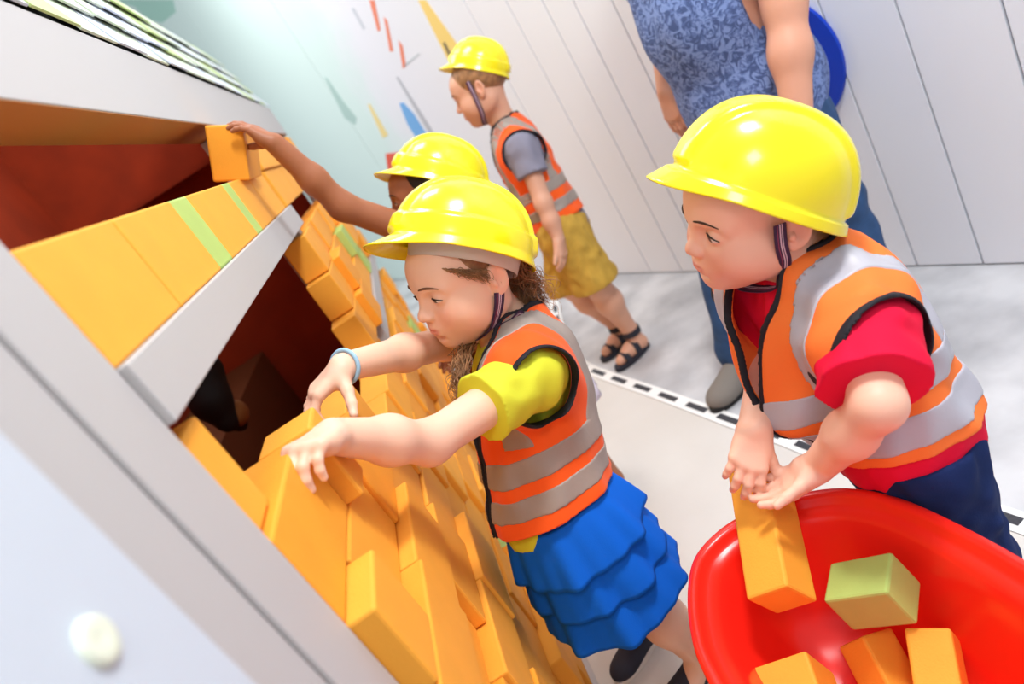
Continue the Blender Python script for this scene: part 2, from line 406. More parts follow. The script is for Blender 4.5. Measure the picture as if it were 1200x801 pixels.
def surfnet(D, lo, res, skip=None):
    D = D.copy(); 
    for a in range(3):
        s = [slice(None)]*3
        for e in (0, -1):
            s[a] = e; D[tuple(s)] = np.maximum(D[tuple(s)], .002)
    S = D < 0
    c = np.zeros(np.array(D.shape)-1, np.int8)
    for i in (0, 1):
        for j in (0, 1):
            for k in (0, 1): c += S[i:i-1 or None, j:j-1 or None, k:k-1 or None]
    act = (c > 0) & (c < 8); ids = np.argwhere(act)
    if len(ids) == 0: return np.zeros((0, 3)), np.zeros((0, 4), int)
    idx = np.full(c.shape, -1, np.int64); idx[act] = np.arange(len(ids))
    acc = np.zeros((len(ids), 3)); cnt = np.zeros(len(ids))
    for o1, o2 in _E:
        a = D[ids[:, 0]+o1[0], ids[:, 1]+o1[1], ids[:, 2]+o1[2]]; b = D[ids[:, 0]+o2[0], ids[:, 1]+o2[1], ids[:, 2]+o2[2]]
        m = (a < 0) != (b < 0); t = np.where(m, a/np.where(m, a-b, 1), 0)
        for ax in range(3): acc[:, ax] += np.where(m, o1[ax]+t*(o2[ax]-o1[ax]), 0)
        cnt += m
    V = lo+res*(ids+acc/cnt[:, None])
    Q = []
    for ax in range(3):
        b, cc = (ax+1) % 3, (ax+2) % 3
        s0 = [slice(None)]*3; s1 = [slice(None)]*3; s0[ax] = slice(0, -1); s1[ax] = slice(1, None)
        A, B = S[tuple(s0)], S[tuple(s1)]; E = np.argwhere(A != B)
        E = E[(E[:, b] > 0) & (E[:, cc] > 0) & (E[:, b] < D.shape[b]-1) & (E[:, cc] < D.shape[cc]-1)]
        def cell(db, dc):
            q = E.copy(); q[:, b] += db; q[:, cc] += dc; return idx[q[:, 0], q[:, 1], q[:, 2]]
        q = np.stack([cell(-1, -1), cell(0, -1), cell(0, 0), cell(-1, 0)], 1)
        fl_ = A[E[:, 0], E[:, 1], E[:, 2]]
        q[~fl_] = q[~fl_][:, ::-1]; Q.append(q)
    Q = np.concatenate(Q); Q = Q[(Q >= 0).all(1)]
    if skip:
        cen = V[Q].mean(1); keep = np.ones(len(Q), bool)
        for l, h in skip: keep &= ~((cen > l) & (cen < h)).all(1)
        Q = Q[keep]; u, inv = np.unique(Q, return_inverse=True); V = V[u]; Q = inv.reshape(Q.shape)
    return V, Q
def relax(V, Q, it=1, lam=.5):
    for _ in range(it):
        S = np.zeros_like(V); n = np.zeros(len(V))
        for i in range(4):
            a, b = Q[:, i], Q[:, (i+1) % 4]
            np.add.at(S, a, V[b]); np.add.at(n, a, 1); np.add.at(S, b, V[a]); np.add.at(n, b, 1)
        V = V+(S/np.maximum(n, 1)[:, None]-V)*lam
    return V
def bounds(prims, pad=.012):
    return np.min([p['lo'] for p in prims if p['op'] == 'u'], 0)-pad, np.max([p['hi'] for p in prims if p['op'] == 'u'], 0)+pad
def solid(prims, res, fine=(), smooth=1):
    """one mesh; fine = [(lo,hi,res)] boxes meshed at a finer grid"""
    lo, hi = bounds(prims)
    D, l, _ = field(prims, lo, hi, res)
    V, Q = surfnet(D, l, res, [(np.array(a)+res*2.4, np.array(b)-res*2.4) for a, b, _ in fine])
    V = relax(V, Q, smooth, .4); Vs, Qs, n = [V], [Q], len(V)
    for a, b, r in fine:
        D, l, _ = field(prims, a, b, r)
        # no caps at the box border
        v, q = surfnet(D, l, r); cen = v[q].mean(1); kk = ((cen > np.array(a)+1.6*r) & (cen < np.array(b)-1.6*r)).all(1); q = q[kk]
        u, inv = np.unique(q, return_inverse=True); v = v[u]; q = inv.reshape(q.shape)
        v = relax(v, q, 1, .3); Vs.append(v); Qs.append(q+n); n += len(v)
    return np.concatenate(Vs), np.concatenate(Qs)
_nd = [(unit(RNG.normal(size=3)), RNG.uniform(0, 6.28), RNG.uniform(.75, 1.5)) for _ in range(7)]
def wrinkle(x, y, z, wl, amp, stretch=None):
    if stretch is not None: x, y, z = x*stretch[0], y*stretch[1], z*stretch[2]
    w = 2*math.pi/wl; v = 0; q = 0
    for d, ph, fr in _nd[:3]: q = q+np.sin((x*d[0]+y*d[1]+z*d[2])*w*.5*fr+ph)
    for d, ph, fr in _nd[3:]: v = v+np.sin((x*d[0]+y*d[1]+z*d[2])*w*fr+ph+q*.9)
    return amp*v/2.2
class Cloth:
    """a field of the clothed volume; pieces are cut from it"""
    def __init__(s, prims, res, wl=.06, amp=.002, pad=.04, box=None, stretch=None):
        lo, hi = bounds(prims, pad) if box is None else box
        s.res = res; s.D, s.lo, ax = field(prims, lo, hi, res, margin=.035)
        s.X, s.Y, s.Z = np.meshgrid(ax[0], ax[1], ax[2], indexing='ij', sparse=False)
        s.X = s.X.astype(np.float32); s.Y = s.Y.astype(np.float32); s.Z = s.Z.astype(np.float32)
        if amp:
            m = np.abs(s.D) < .05
            s.D[m] += wrinkle(s.X[m], s.Y[m], s.Z[m], wl, amp, stretch)
    def piece(s, name, off, cut, m, parent, smooth=1, shell=0):
        g = s.D-off
        if shell: g = np.maximum(g, -g-shell)
        if cut is not None: g = np.maximum(g, cut)
        V, Q = surfnet(g, s.lo, s.res)
        if len(Q) == 0: print('EMPTY piece', name); return None
        V = relax(V, Q, smooth, .35)
        return mesh_obj(name, V, Q, m, parent, smooth=True)
def fr(F, U):
    """frame columns L(left), F(forward), U(up)"""
    U = unit(U); F = unit(np.asarray(F)-U*np.dot(F, U)); return np.stack([np.cross(U, F), F, U], 1)

# ---- head (local axes: left, forward, up; origin between the ears at eye height)
def face_only(prims): return prims[:48]
def head_prims(c, R, s, neck, nr=.036, chub=1.0, nose=1.0, gap=.0030):
    W = lambda *a: c+R @ (np.array(a, float)*s)
    E = lambda p, r, k=.012, op='u': el(W(*p), np.array(r)*s, R, k*s, op)
    C = lambda a, b, ra, rb, k=.012, op='u': rc(W(*a), W(*b), ra*s, rb*s, k*s, op)
    P = [E((0, -.016, .036), (.071, .089, .068)), E((0, .022, -.022), (.060, .060, .074), .03),
         E((0, .040, -.070), (.036, .036, .030), .03), E((0, .064, -.083), (.0165, .014, .013), .02),
         E((0, .050, .032), (.052, .036, .040), .03)]
    for q in (1, -1):
        P += [E((q*.034, .048, -.037), (.026*chub, .026*chub, .027), .03), E((q*.047, .0, -.045), (.018, .04, .03), .03),
              C((q*.012, .0795, .0155), (q*.042, .063, .0135), .0075, .0055, .016)]
    for q in (1, -1):
        P += [E((q*.0305, .0855, -.0015), (.0165, .0125, .0105), .014, 's')]
        P += [E((q*.0305, .0672, -.0012), (.0148, .0142, .0128), .005)]
    # nose
    P += [C((0, .0765, .008), (0, .0915*nose**.3, -.020), .0068, .0082, .013), E((0, .0955*nose**.3, -.0265), (.0095, .0098, .0088), .008)]
    for q in (1, -1):
        P += [E((q*.0092, .0885, -.0295), (.0068, .0085, .0062), .006), E((q*.0052, .0925, -.0365), (.0030, .0042, .0032), .003, 's')]
    # mouth: muzzle, lips, parting line
    P += [E((0, .070, -.055), (.025, .019, .019), .016)]
    for q in (1, -1): P += [C((q*.003, .0875, -.0500), (q*.016, .0790, -.0545), .0046, .0026, .005)]
    P += [C((-.011, .0825, -.0605), (.011, .0825, -.0605), .0052, .0052, .005)]
    P += [C((-.019, .0800, -.0545), (0, .0925, -.0552), .0010, .0014, .003, 's'), C((.019, .0800, -.0545), (0, .0925, -.0552), .0010, .0014, .003, 's')]
    P += [E((0, .083, -.0700), (.014, .007, .0042), .008, 's'), C((0, .094, -.040), (0, .0945, -.046), .0024, .0026, .005, 's')]
    # ears
    for q in (1, -1):
        Re = R @ np.array([[math.cos(.38*q), math.sin(.38*q)*1, 0], [-math.sin(.38*q), math.cos(.38*q), 0], [0, 0, 1]]).T
        P += [el(W(q*.0765, -.014, -.006), np.array([.0062, .0165, .0265])*s, Re, .006*s), el(W(q*.073, -.008, -.026), np.array([.006, .0085, .0105])*s, Re, .006*s),
              el(W(q*.0840, -.0130, -.003), np.array([.0062, .0105, .0175])*s, Re, .003*s, 's'), el(W(q*.0795, -.004, -.012), np.array([.0030, .004, .006])*s, Re, .004*s)]
    P += [rc(W(0, -.028, -.035), neck, nr*s*1.02, nr*1.08, .03)]
    return P
def head_box(c, R, s, dn=.125):
    pts = np.array([c+R @ (np.array([a, b, d])*s) for a in (-.095, .095) for b in (-.12, .115) for d in (-dn, .07)]); return pts.min(0), pts.max(0)
def to_local(P, c, R, s): return (P-c) @ R/s
SKIN = {}
def skin_mat(name, base, lip, blush):
    m = mat(name, base, .48, spec=.35, sss=.12, bump=.08, bscale=500); nt = m.node_tree; b = nt.nodes['Principled BSDF']
    a = nt.nodes.new('ShaderNodeAttribute'); a.attribute_name = 'skin_col'
    nt.links.new(a.outputs['Color'], b.inputs['Base Color']); SKIN[name] = (s2l(base), s2l(lip), s2l(blush)); return m
def paint_skin(o, name, heads=(), nails=(), blush_amt=.5):
    me = o.data; n = len(me.vertices); P = np.zeros(n*3, np.float32); me.vertices.foreach_get('co', P); P = P.reshape(-1, 3).astype(float)
    P = P+np.array(o.location) + (np.array(o.parent.location) if o.parent else 0)
    base, lip, bl = [np.array(v) for v in SKIN[name]]
    C = np.tile(base, (n, 1))
    for c, R, s in heads:
        q = to_local(P, c, R, s); near = (np.abs(q) < .15).all(1)
        for sd in (1, -1):
            d = ((q[:, 0]-sd*.038)/.024)**2+((q[:, 1]-.06)/.04)**2+((q[:, 2]+.034)/.022)**2
            w_ = np.exp(-d)*blush_amt*near; C = C*(1-w_[:, None])+bl*w_[:, None]
            d = ((q[:, 0]-sd*.076)/.012)**2+((q[:, 1]+.012)/.02)**2+((q[:, 2]+.005)/.03)**2
            w_ = np.exp(-d)*.35*near; C = C*(1-w_[:, None])+bl*w_[:, None]
        d = np.maximum(np.abs(q[:, 0])/.0195, np.sqrt((q[:, 0]/.021)**2+((q[:, 2]+.0558)/np.where(q[:, 2] > -.0558, .0085, .0098))**2))
        w_ = np.clip((1.0-d)/.35, 0, 1)*np.clip((q[:, 1]-.070)/.006, 0, 1)*(q[:, 1] < .102)*near*.6; C = C*(1-w_[:, None])+lip*w_[:, None]
        d = np.sqrt((q[:, 0]/.009)**2+((q[:, 1]-.1)/.012)**2+((q[:, 2]+.027)/.01)**2); w_ = np.exp(-d*d)*.25*near; C = C*(1-w_[:, None])+bl*w_[:, None]
    for p, r in nails:
        d = np.linalg.norm(P-p, axis=1)/r; w_ = np.clip((1-d)/.4, 0, 1)*.6; nail = np.minimum(base*1.2+np.array([.06, .05, .05]), 1); C = C*(1-w_[:, None])+nail*w_[:, None]
    at_ = me.color_attributes.new('skin_col', 'FLOAT_COLOR', 'POINT')
    at_.data.foreach_set('color', np.concatenate([C, np.ones((n, 1))], 1).astype(np.float32).ravel())

# ---- hand
def hand_prims(w, d, N, T, s=1.0, curl=((.35, .5, .3),)*4, spread=.10, thumb=((.55, .65, .45), .3), base_r=.0165):
    """w wrist, d towards the fingers, N the way the palm faces, T towards the thumb side. thumb = ((d,T,N) direction, bend)"""
    d = unit(d); N = unit(np.asarray(N)-d*np.dot(N, d)); T = unit(np.asarray(T)-d*np.dot(T, d)-N*np.dot(T, N)); w = np.asarray(w, float)
    P = []; nails = []
    lat = [.0205, .0072, -.0062, -.0190]; base = [.052, .0555, .053, .047]; ln = [.046, .051, .047, .037]; rr = [.0074, .0076, .0072, .0063]
    kn = []
    for i in range(4):
        k = w+d*base[i]*s+T*lat[i]*s-N*.001*s; kn.append(k)
        P.append(rc(w+T*lat[i]*.62*s+d*.006*s, k, .0118*s, .0092*s, .010*s))
    P.append(rc(w+T*.010*s+d*.02*s+N*.004*s, w-T*.012*s+d*.025*s+N*.004*s, .0115*s, .0115*s, .01*s))
    for i in range(4):
        a = kn[i]; ang = 0; dirb = unit(d+T*(lat[i]/.02)*spread)
        ls = [ln[i]*.46*s, ln[i]*.30*s, ln[i]*.26*s]; rs = [rr[i]*s, rr[i]*.93*s, rr[i]*.86*s, rr[i]*.74*s]
        for j in range(3):
            ang += curl[i % len(curl)][j]; v = dirb*math.cos(ang)+N*math.sin(ang); b = a+v*ls[j]
            P.append(rc(a, b, rs[j], rs[j+1], .0028*s)); a2 = a; a = b
        nails.append((a+(-N*math.cos(ang)+dirb*math.sin(ang))*.004*s+v*.002*s, .0060*s))
    tv, tb = thumb; v = unit(d*tv[0]+T*tv[1]+N*tv[2]); a = w+d*.012*s+T*.013*s+N*.002*s
    b = a+v*.030*s; P.append(rc(a, b, .0125*s, .0088*s, .010*s)); v2 = unit(v*math.cos(tb)+d*math.sin(tb)); c = b+v2*.022*s
    P.append(rc(b, c, .0084*s, .0076*s, .004*s)); e = c+unit(v2*math.cos(tb)+d*math.sin(tb))*.017*s; P.append(rc(c, e, .0076*s, .0060*s, .003*s))
    nails.append((e+unit(-N+T*.4)*.004*s, .0062*s))
    return P, nails
def pbox(P, pad=.006):
    return np.min([p['lo'] for p in P], 0)-pad, np.max([p['hi'] for p in P], 0)+pad

# ---- helmet in head axes
mat('helmet_yellow', (250, 232, 20), .22, spec=.5, coat=.35); mat('headband_grey', (206, 200, 192), .4); 
def strap_mat(name, c1, c2, scale):
    m = bpy.data.materials.new(name); m.use_nodes = True; MATS[name] = m; nt = m.node_tree; b = nt.nodes['Principled BSDF']; b.inputs['Roughness'].default_value = .8
    a = nt.nodes.new('ShaderNodeAttribute'); a.attribute_name = 'across'; r = nt.nodes.new('ShaderNodeValToRGB'); r.color_ramp.interpolation = 'CONSTANT'
    el_ = r.color_ramp.elements; st = [(0, c1), (.30, c2), (.38, c1), (.46, c2), (.56, c1), (.68, (150, 60, 90)), (.74, c1)]
    while len(el_) < len(st): el_.new(.5)
    for e, (p, c) in zip(el_, st): e.position = p; e.color = s2l(c)+(1,)
    nt.links.new(a.outputs['Fac'], r.inputs[0]); nt.links.new(r.outputs[0], b.inputs['Base Color'])
strap_mat('strap_purple', (58, 32, 66), (216, 190, 205), 1)
def ribbon(name, path, nrm, wd, m, parent, th=.0014):
    V = []; A = []; n = len(path); path = [np.asarray(p) for p in path]
    for i in range(n):
        t = unit(path[min(i+1, n-1)]-path[max(i-1, 0)]); N = unit(nrm[i] if isinstance(nrm, list) else nrm); s = unit(np.cross(t, N)); N = np.cross(s, t)
        for zz in (-1, 1):
            for k in range(9): V.append(path[i]+s*(k/8-.5)*wd+N*th/2*zz); A.append(k/8)
    Fc = []
    for i in range(n-1):
        for zz in (0, 1):
            for k in range(8):
                a = i*18+zz*9+k; q = [a, a+1, a+19, a+18]; Fc.append(q if zz else q[::-1])
        for k in (0, 8):
            a = i*18+k; Fc.append([a, a+9, a+27, a+18])
    o = mesh_obj(name, V, Fc, m, parent, smooth=True)
    at_ = o.data.attributes.new('across', 'FLOAT', 'POINT'); at_.data.foreach_set('value', np.array(A, np.float32)); return o
def sst(a, b, x): t = np.clip((x-a)/(b-a), 0, 1); return t*t*(3-2*t)
def helmet(c, R, s, root, rim=.042, tilt=0.0, size=1.0, peak=.034, band=True, shift=(0, 0), style=0):
    ct, st = math.cos(tilt), math.sin(tilt); Rt = R @ np.array([[1, 0, 0], [0, ct, -st], [0, st, ct]])
    W = lambda a: np.asarray(c)+Rt @ (np.array(a)*s)
    nth, nt = 144, 44; V = np.zeros((nt+7, nth, 3)); th = np.linspace(0, 2*math.pi, nth, endpoint=False)
    sl_, cf = np.sin(th), np.cos(th); RL, RF, RB, H = .096*size, .117*size, .116*size, .112*size
    rad_f = np.where(cf > 0, RF, RB)
    front = np.clip(cf, 0, 1)
    for i in range(nt):
        t = (i/(nt-1))*math.pi/2; p = max(math.cos(t), 1e-4)**.78; q = math.sin(t)**.98
        l = RL*sl_*p; f_ = rad_f*cf*p; u = H*q*np.ones(nth)
        bm_ = sst(.036+.012*style, .031+.008*style, np.abs(l))*sst(.02, .10, q)      # raised centre band
        f2 = .0055*bm_
        ly = (1-style)*sst(.33, .29, q)*sst(-.2, .1, -np.abs(l)+.2)*.0045*(1-sst(.7, .92, front)*0)  # lower step
        e = 1+(f2+ly*sst(.0, .1, q+.1))/.1
        V[i+7, :, 0] = l*e; V[i+7, :, 1] = f_*e-.004; V[i+7, :, 2] = u*(1+f2/.1)
    pk = sst(.25, .95, front)
    for j in range(7):                                         # skirt and peak, from the outer edge inwards
        a = 1-j/7.0; out = 1.0+.045*size+(.05*a)
        ext = peak*size*pk*a
        V[j, :, 0] = RL*sl_*out*(1-.08*pk*a); V[j, :, 1] = rad_f*cf*out-.004+ext
        V[j, :, 2] = -.016*size*a**1.0-.010*pk*a*size+.0
    V[:, :, 1] += shift[0]; V[:, :, 2] += rim+shift[1]
    Vw = (np.asarray(c)+(V.reshape(-1, 3)*s) @ Rt.T)
    ii, jj = np.meshgrid(np.arange(nt+6), np.arange(nth), indexing='ij'); a = ii*nth+jj; b = ii*nth+(jj+1) % nth
    Q = np.stack([a, b, b+nth, a+nth], -1).reshape(-1, 4)
    o = mesh_obj('helmet', Vw, Q, 'helmet_yellow', root, smooth=True)
    md = o.modifiers.new('shell', 'SOLIDIFY'); md.thickness = .0026*s; md.offset = -1
    bm = bmesh.new(); bm.from_mesh(o.data); bmesh.ops.recalc_face_normals(bm, faces=bm.faces[:]); bm.to_mesh(o.data); bm.free()
    if band:
        Vb = []; n = 64
        for z, r in ((-.030, -.001), (.0, .0015), (.022, .003)):
            for k in range(n):
                t = 2*math.pi*k/n; Vb.append(W(((.0765+r)*math.sin(t), (.094+r)*math.cos(t)-.008+shift[0], rim+z+shift[1])))
        Fb = [[r*n+k, r*n+(k+1) % n, (r+1)*n+(k+1) % n, (r+1)*n+k] for r in range(2) for k in range(n)]
        hb = mesh_obj('headband', Vb, Fb, 'headband_grey', o, smooth=True); md = hb.modifiers.new('t', 'SOLIDIFY'); md.thickness = .002
    return o, W
# ---- eyes, lashes, brows
def eye_mat(name, iris):
    return vmat(name, [(0, (238, 232, 226)), (.54, (232, 222, 214)), (.58, tuple(int(v*.5) for v in iris)), (.64, iris), (.86, iris), (.90, (12, 10, 10)), (1, (8, 8, 8))], 'gaze', .12, spec=.6)
eye_mat('eye_brown', (70, 42, 24))
mat('lash', (30, 20, 16), .6)
def eyes(c, R, s, root, look, prims, brow_m, brow_r=.0016, open_=.0030, lash_r=.0012):
    """look = (sideways, up) of the iris inside the lid opening, metres at head scale"""
    W = lambda *a: c+R @ (np.array(a)*s)
    for q in (1, -1):
        nt_, nv = 21, 9; V = []; A = []; up = []
        for i in range(nt_):
            t = -1+2*i/(nt_-1); e = max(1-t*t, 0); ub = -.0030-.0012*t*q; hi_ = ub+open_*e**.75; lo_ = ub-.7*open_*e
            for j in range(nv):
                u = lo_+(hi_-lo_)*j/(nv-1); l = q*.0305+t*.0128
                V.append(W(l, .12, u)); A.append(math.hypot(l-q*.0305-look[0], u-ub-look[1]))
            up.append(W(q*.0305+t*.0136, .12, hi_+.0002))
        V = march(prims, V, -R[:, 1], .0004*s); up = march(prims, up, -R[:, 1], .0009*s)
        Fc = [[i*nv+j, i*nv+j+1, (i+1)*nv+j+1, (i+1)*nv+j] for i in range(nt_-1) for j in range(nv-1)]
        o = mesh_obj('eye', V, Fc, 'eye_brown', root, smooth=True); md = o.modifiers.new('t', 'SOLIDIFY'); md.thickness = .0006*s; md.offset = 0
        at_ = o.data.attributes.new('gaze', 'FLOAT', 'POINT'); at_.data.foreach_set('value', np.clip(1-np.array(A)/.012, 0, 1).astype(np.float32))
        n = len(up); tube('eyelash', up, [lash_r*s*(.45+.55*math.sin(math.pi*(.10+.85*k/(n-1)))) for k in range(n)], 'lash', root, seg=6)
        bp = []
        for k in range(14):
            t = k/13; bp.append(W(q*(.013+.033*t), .12, .0155+.0080*math.sin(math.pi*(.18+.62*t))-.004*t))
        bp = march(prims, bp, -R[:, 1], .0002*s)
        tube('eyebrow', bp, [brow_r*s*(.35+1.0*math.sin(math.pi*(.16+.8*k/13))) for k in range(14)], brow_m, root, seg=6)
def march(prims, P, d, lift=0):
    P = np.array(P, float); P = P[None, :] if P.ndim == 1 else P; d = unit(d); on = np.ones(len(P), bool)
    for _ in range(60):
        v = evalp(prims, P[on]); P[on] += d*(np.maximum(v, 0)*.8)[:, None]
        idx = np.where(on)[0]; on[idx[v < .0003]] = False
        if not on.any(): break
    return P-d*lift

# ================================================================ girl at the brick wall
mat('vest_orange', (255, 98, 30), .7, spec=.2, bump=.3, bscale=700, sheen=.1); mat('vest_silver', (160, 148, 138), .45, spec=.5, bump=.25, bscale=90)
mat('piping_black', (28, 26, 34), .75); mat('shirt_lime', (222, 226, 62), .8, spec=.15, bump=.2, bscale=600)
mat('skirt_blue', (20, 106, 222), .85, spec=.12, bump=.25, bscale=500); mat('hair_brown', (158, 114, 76), .5, noise=.3, nscale=60); mat('brow_brown', (110, 70, 44), .8)
mat('sole_white', (226, 222, 214), .6); mat('shoe_navy', (42, 46, 62), .7); mat('band_blue', (160, 200, 225), .6)
skin_mat('skin_girl', (246, 200, 172), (222, 120, 112), (240, 150, 122))
def noise_strand(path, rng, amp, wl, n=18):
    P = catmull(path, n); L_ = np.cumsum([0]+[np.linalg.norm(P[i+1]-P[i]) for i in range(len(P)-1)])
    a, b = unit(rng.normal(size=3)), unit(rng.normal(size=3)); ph = rng.uniform(0, 6.28, 2)
    return [p+a*amp*math.sin(2*math.pi*l/wl+ph[0])*min(1, l/.02)+b*amp*math.sin(2*math.pi*l/(wl*1.3)+ph[1])*min(1, l/.02) for p, l in zip(P, L_)]
def strands(name, paths, r, m, parent, rng, amp=.004, wl=.035, n=10):
    G = []
    for p in paths:
        q = noise_strand(p, rng, amp*rng.uniform(.5, 1.4), wl*rng.uniform(.7, 1.4), n); k = len(q)
        G.append(tube_geo(q, [r*rng.uniform(.6, 1.2)*(1-.75*(i/(k-1))**2) for i in range(k)], seg=4))
    return mesh_obj(name, *merge_geo(G), m, parent, smooth=True, kind='stuff')
def shoe(name, heel, d, s, m, sole, parent, strapm=None):
    """low shoe: sole slab and upper, heel point on the ground, d the way the toes point"""
    d = unit(V3(d[0], d[1], 0)); l = V3(-d[1], d[0], 0); h = np.asarray(heel, float); u = V3(0, 0, 1)
    P = [el(h+d*.055*s+u*.024*s, (.028*s, .045*s, .03*s), np.stack([l, d, u], 1), .02*s), el(h+d*.115*s+u*.018*s, (.031*s, .042*s, .022*s), np.stack([l, d, u], 1), .03*s),
         rc(h+d*.03*s+u*.03*s, h+d*.03*s+u*.058*s, .026*s, .028*s, .02*s)]
    lo, hi = bounds(P, .01); D, l0, ax = field(P, lo, hi, .003*s); D = np.maximum(D, .008*s+h[2]-ax[2][None, None, :])
    V, Q = surfnet(D, l0, .003*s); o = mesh_obj(name, relax(V, Q, 2), Q, m, parent, smooth=True)
    n = 28; Vb = []
    for z in (0.0, .012*s):
        for k in range(n):
            t = 2*math.pi*k/n; Vb.append(h+d*(.075+.085*math.cos(t))*s+l*(.029+.004*math.cos(t))*math.sin(t)*s+u*z)
    mesh_obj('sole', Vb, [list(range(n))[::-1], list(range(n, 2*n))]+[[k, (k+1) % n, n+(k+1) % n, n+k] for k in range(n)], sole, o)
    return o
def torso_prims(Pv, Nk, Ft, s, shL, shR, fat=1.0):
    A = unit(Nk-Pv); R = fr(Ft, A); H = np.linalg.norm(Nk-Pv)
    W = lambda l, f, u: Pv+R @ V3(l*s, f*s, u*H)
    P = [el(W(0, -.005, -.03), np.array([.094, .080*fat, .085])*s, R, .04), el(W(0, .002*fat, .30), np.array([.086, .072*fat, .10])*s, R, .05),
         el(W(0, 0, .68), np.array([.098, .073*fat, .11])*s, R, .05)]
    for sh in (shL, shR): P.append(rc(Nk-A*.038*s, sh, .036*s, .040*s, .045))
    P.append(rc(Nk-A*.04*s, Nk+A*.0*s, .045*s, .038*s, .04))
    return P, R, A, H
def tcoords(Cl, Pv, R):
    x, y, z = Cl.X-Pv[0], Cl.Y-Pv[1], Cl.Z-Pv[2]
    return [x*R[0, j]+y*R[1, j]+z*R[2, j] for j in range(3)]
def axdist(Cl, p, a):
    x, y, z = Cl.X-p[0], Cl.Y-p[1], Cl.Z-p[2]; t = x*a[0]+y*a[1]+z*a[2]
    return np.sqrt(np.maximum((x-t*a[0])**2+(y-t*a[1])**2+(z-t*a[2])**2, 0)), t
def band_cut(v, a, b): return np.maximum(a-v, v-b)
def vest(root, tp, Pv, R, H, s, shL, shR, Nk, u0, bands, res, ra=.062, neck_r=.056, vdeep=.5, front_gap=.004, wl=.07, amp=.0028, off=.017, sband=(.064, .100), m_o='vest_orange', m_s='vest_silver', hem_tilt=0.0, pipe=.0030, m_p='piping_black', dropn=.0, flare=0.0, vw=.055, extra=()):
    Cl = Cloth(list(tp)+list(extra), res, wl, amp, pad=.05); l, f, u = tcoords(Cl, Pv, R)
    if flare: Cl.D -= flare*np.clip((u0+.12*s-u)/(.12*s), 0, 1)
    cut = (u0-u)+hem_tilt*f
    dL, _ = axdist(Cl, shL-R[:, 2]*.016*s, R[:, 0]); dR, _ = axdist(Cl, shR-R[:, 2]*.016*s, R[:, 0])
    arm = np.where(l > 0, np.minimum(ra*s-dL, l-.052*s), np.minimum(ra*s-dR, -l-.052*s))
    cut = np.maximum(cut, arm)
    nx, _ = axdist(Cl, Nk, R[:, 2]); neck = np.minimum(neck_r*s-nx, u-(H-.075*s)); cut = np.maximum(cut, neck)
    uv = np.clip((u-H*vdeep)/(H*(1-vdeep)), 0, 1)
    gap = np.minimum((front_gap+uv*vw*s)-np.abs(l), f); cut = np.maximum(cut, gap)
    v = Cl.piece('vest', off, cut, m_o, root, shell=.010)
    for a, b in bands:
        Cl.piece('reflective_band', off+.0018, np.maximum(cut+.001, band_cut(u-hem_tilt*f*.9, a, b)), m_s, v, shell=.006)
    top = bands[-1][1]
    for sg in (1, -1):
        q = sg*l; Cl.piece('reflective_band', off+.0016, np.maximum(np.maximum(cut+.001, band_cut(q, sband[0]*s, sband[1]*s)), top-.004-u), m_s, v, shell=.006)
    for nm, c in (('armhole_piping', np.maximum(arm, 0*l-1)*(l > 0)-(l <= 0)), ('armhole_piping', arm*(l < 0)-(l >= 0)), ('front_piping', np.maximum(gap, neck))):
        Cl.piece(nm, off+.0036, np.maximum(np.maximum(cut-.0012, -pipe*1.5-c), (u0-u)+hem_tilt*f), m_p, v, 3, shell=.0125)
    return v, Cl
def shirt(root, tp, arms, Pv, R, u0, res, m, off=.009, sleeve=.55, amp=.002, wl=.05, Nk=None, H=None, neck_r=.05, s=1.0, hem_tilt=0, gap=0):
    """arms = [(shoulder, elbow, r0, r1)]"""
    P = list(tp)
    for a, e, r0, r1 in arms: P.append(rc(a, a+(e-a)*(sleeve+.1), r0, r1, .03))
    Cl = Cloth(P, res, wl, amp, pad=.035); l, f, u = tcoords(Cl, Pv, R); cut = u0-u+hem_tilt*f
    for a, e, r0, r1 in arms:
        d = unit(e-a); Ls = np.linalg.norm(e-a)*sleeve; r, t = axdist(Cl, a, d)
        cut = np.maximum(cut, np.where(r < .075*s, t-Ls, -1))
    nx, _ = axdist(Cl, Nk, R[:, 2]); cut = np.maximum(cut, np.minimum(neck_r*s-nx, u-(H-.05*s)))
    return Cl.piece('shirt', off, cut, m, root), Cl

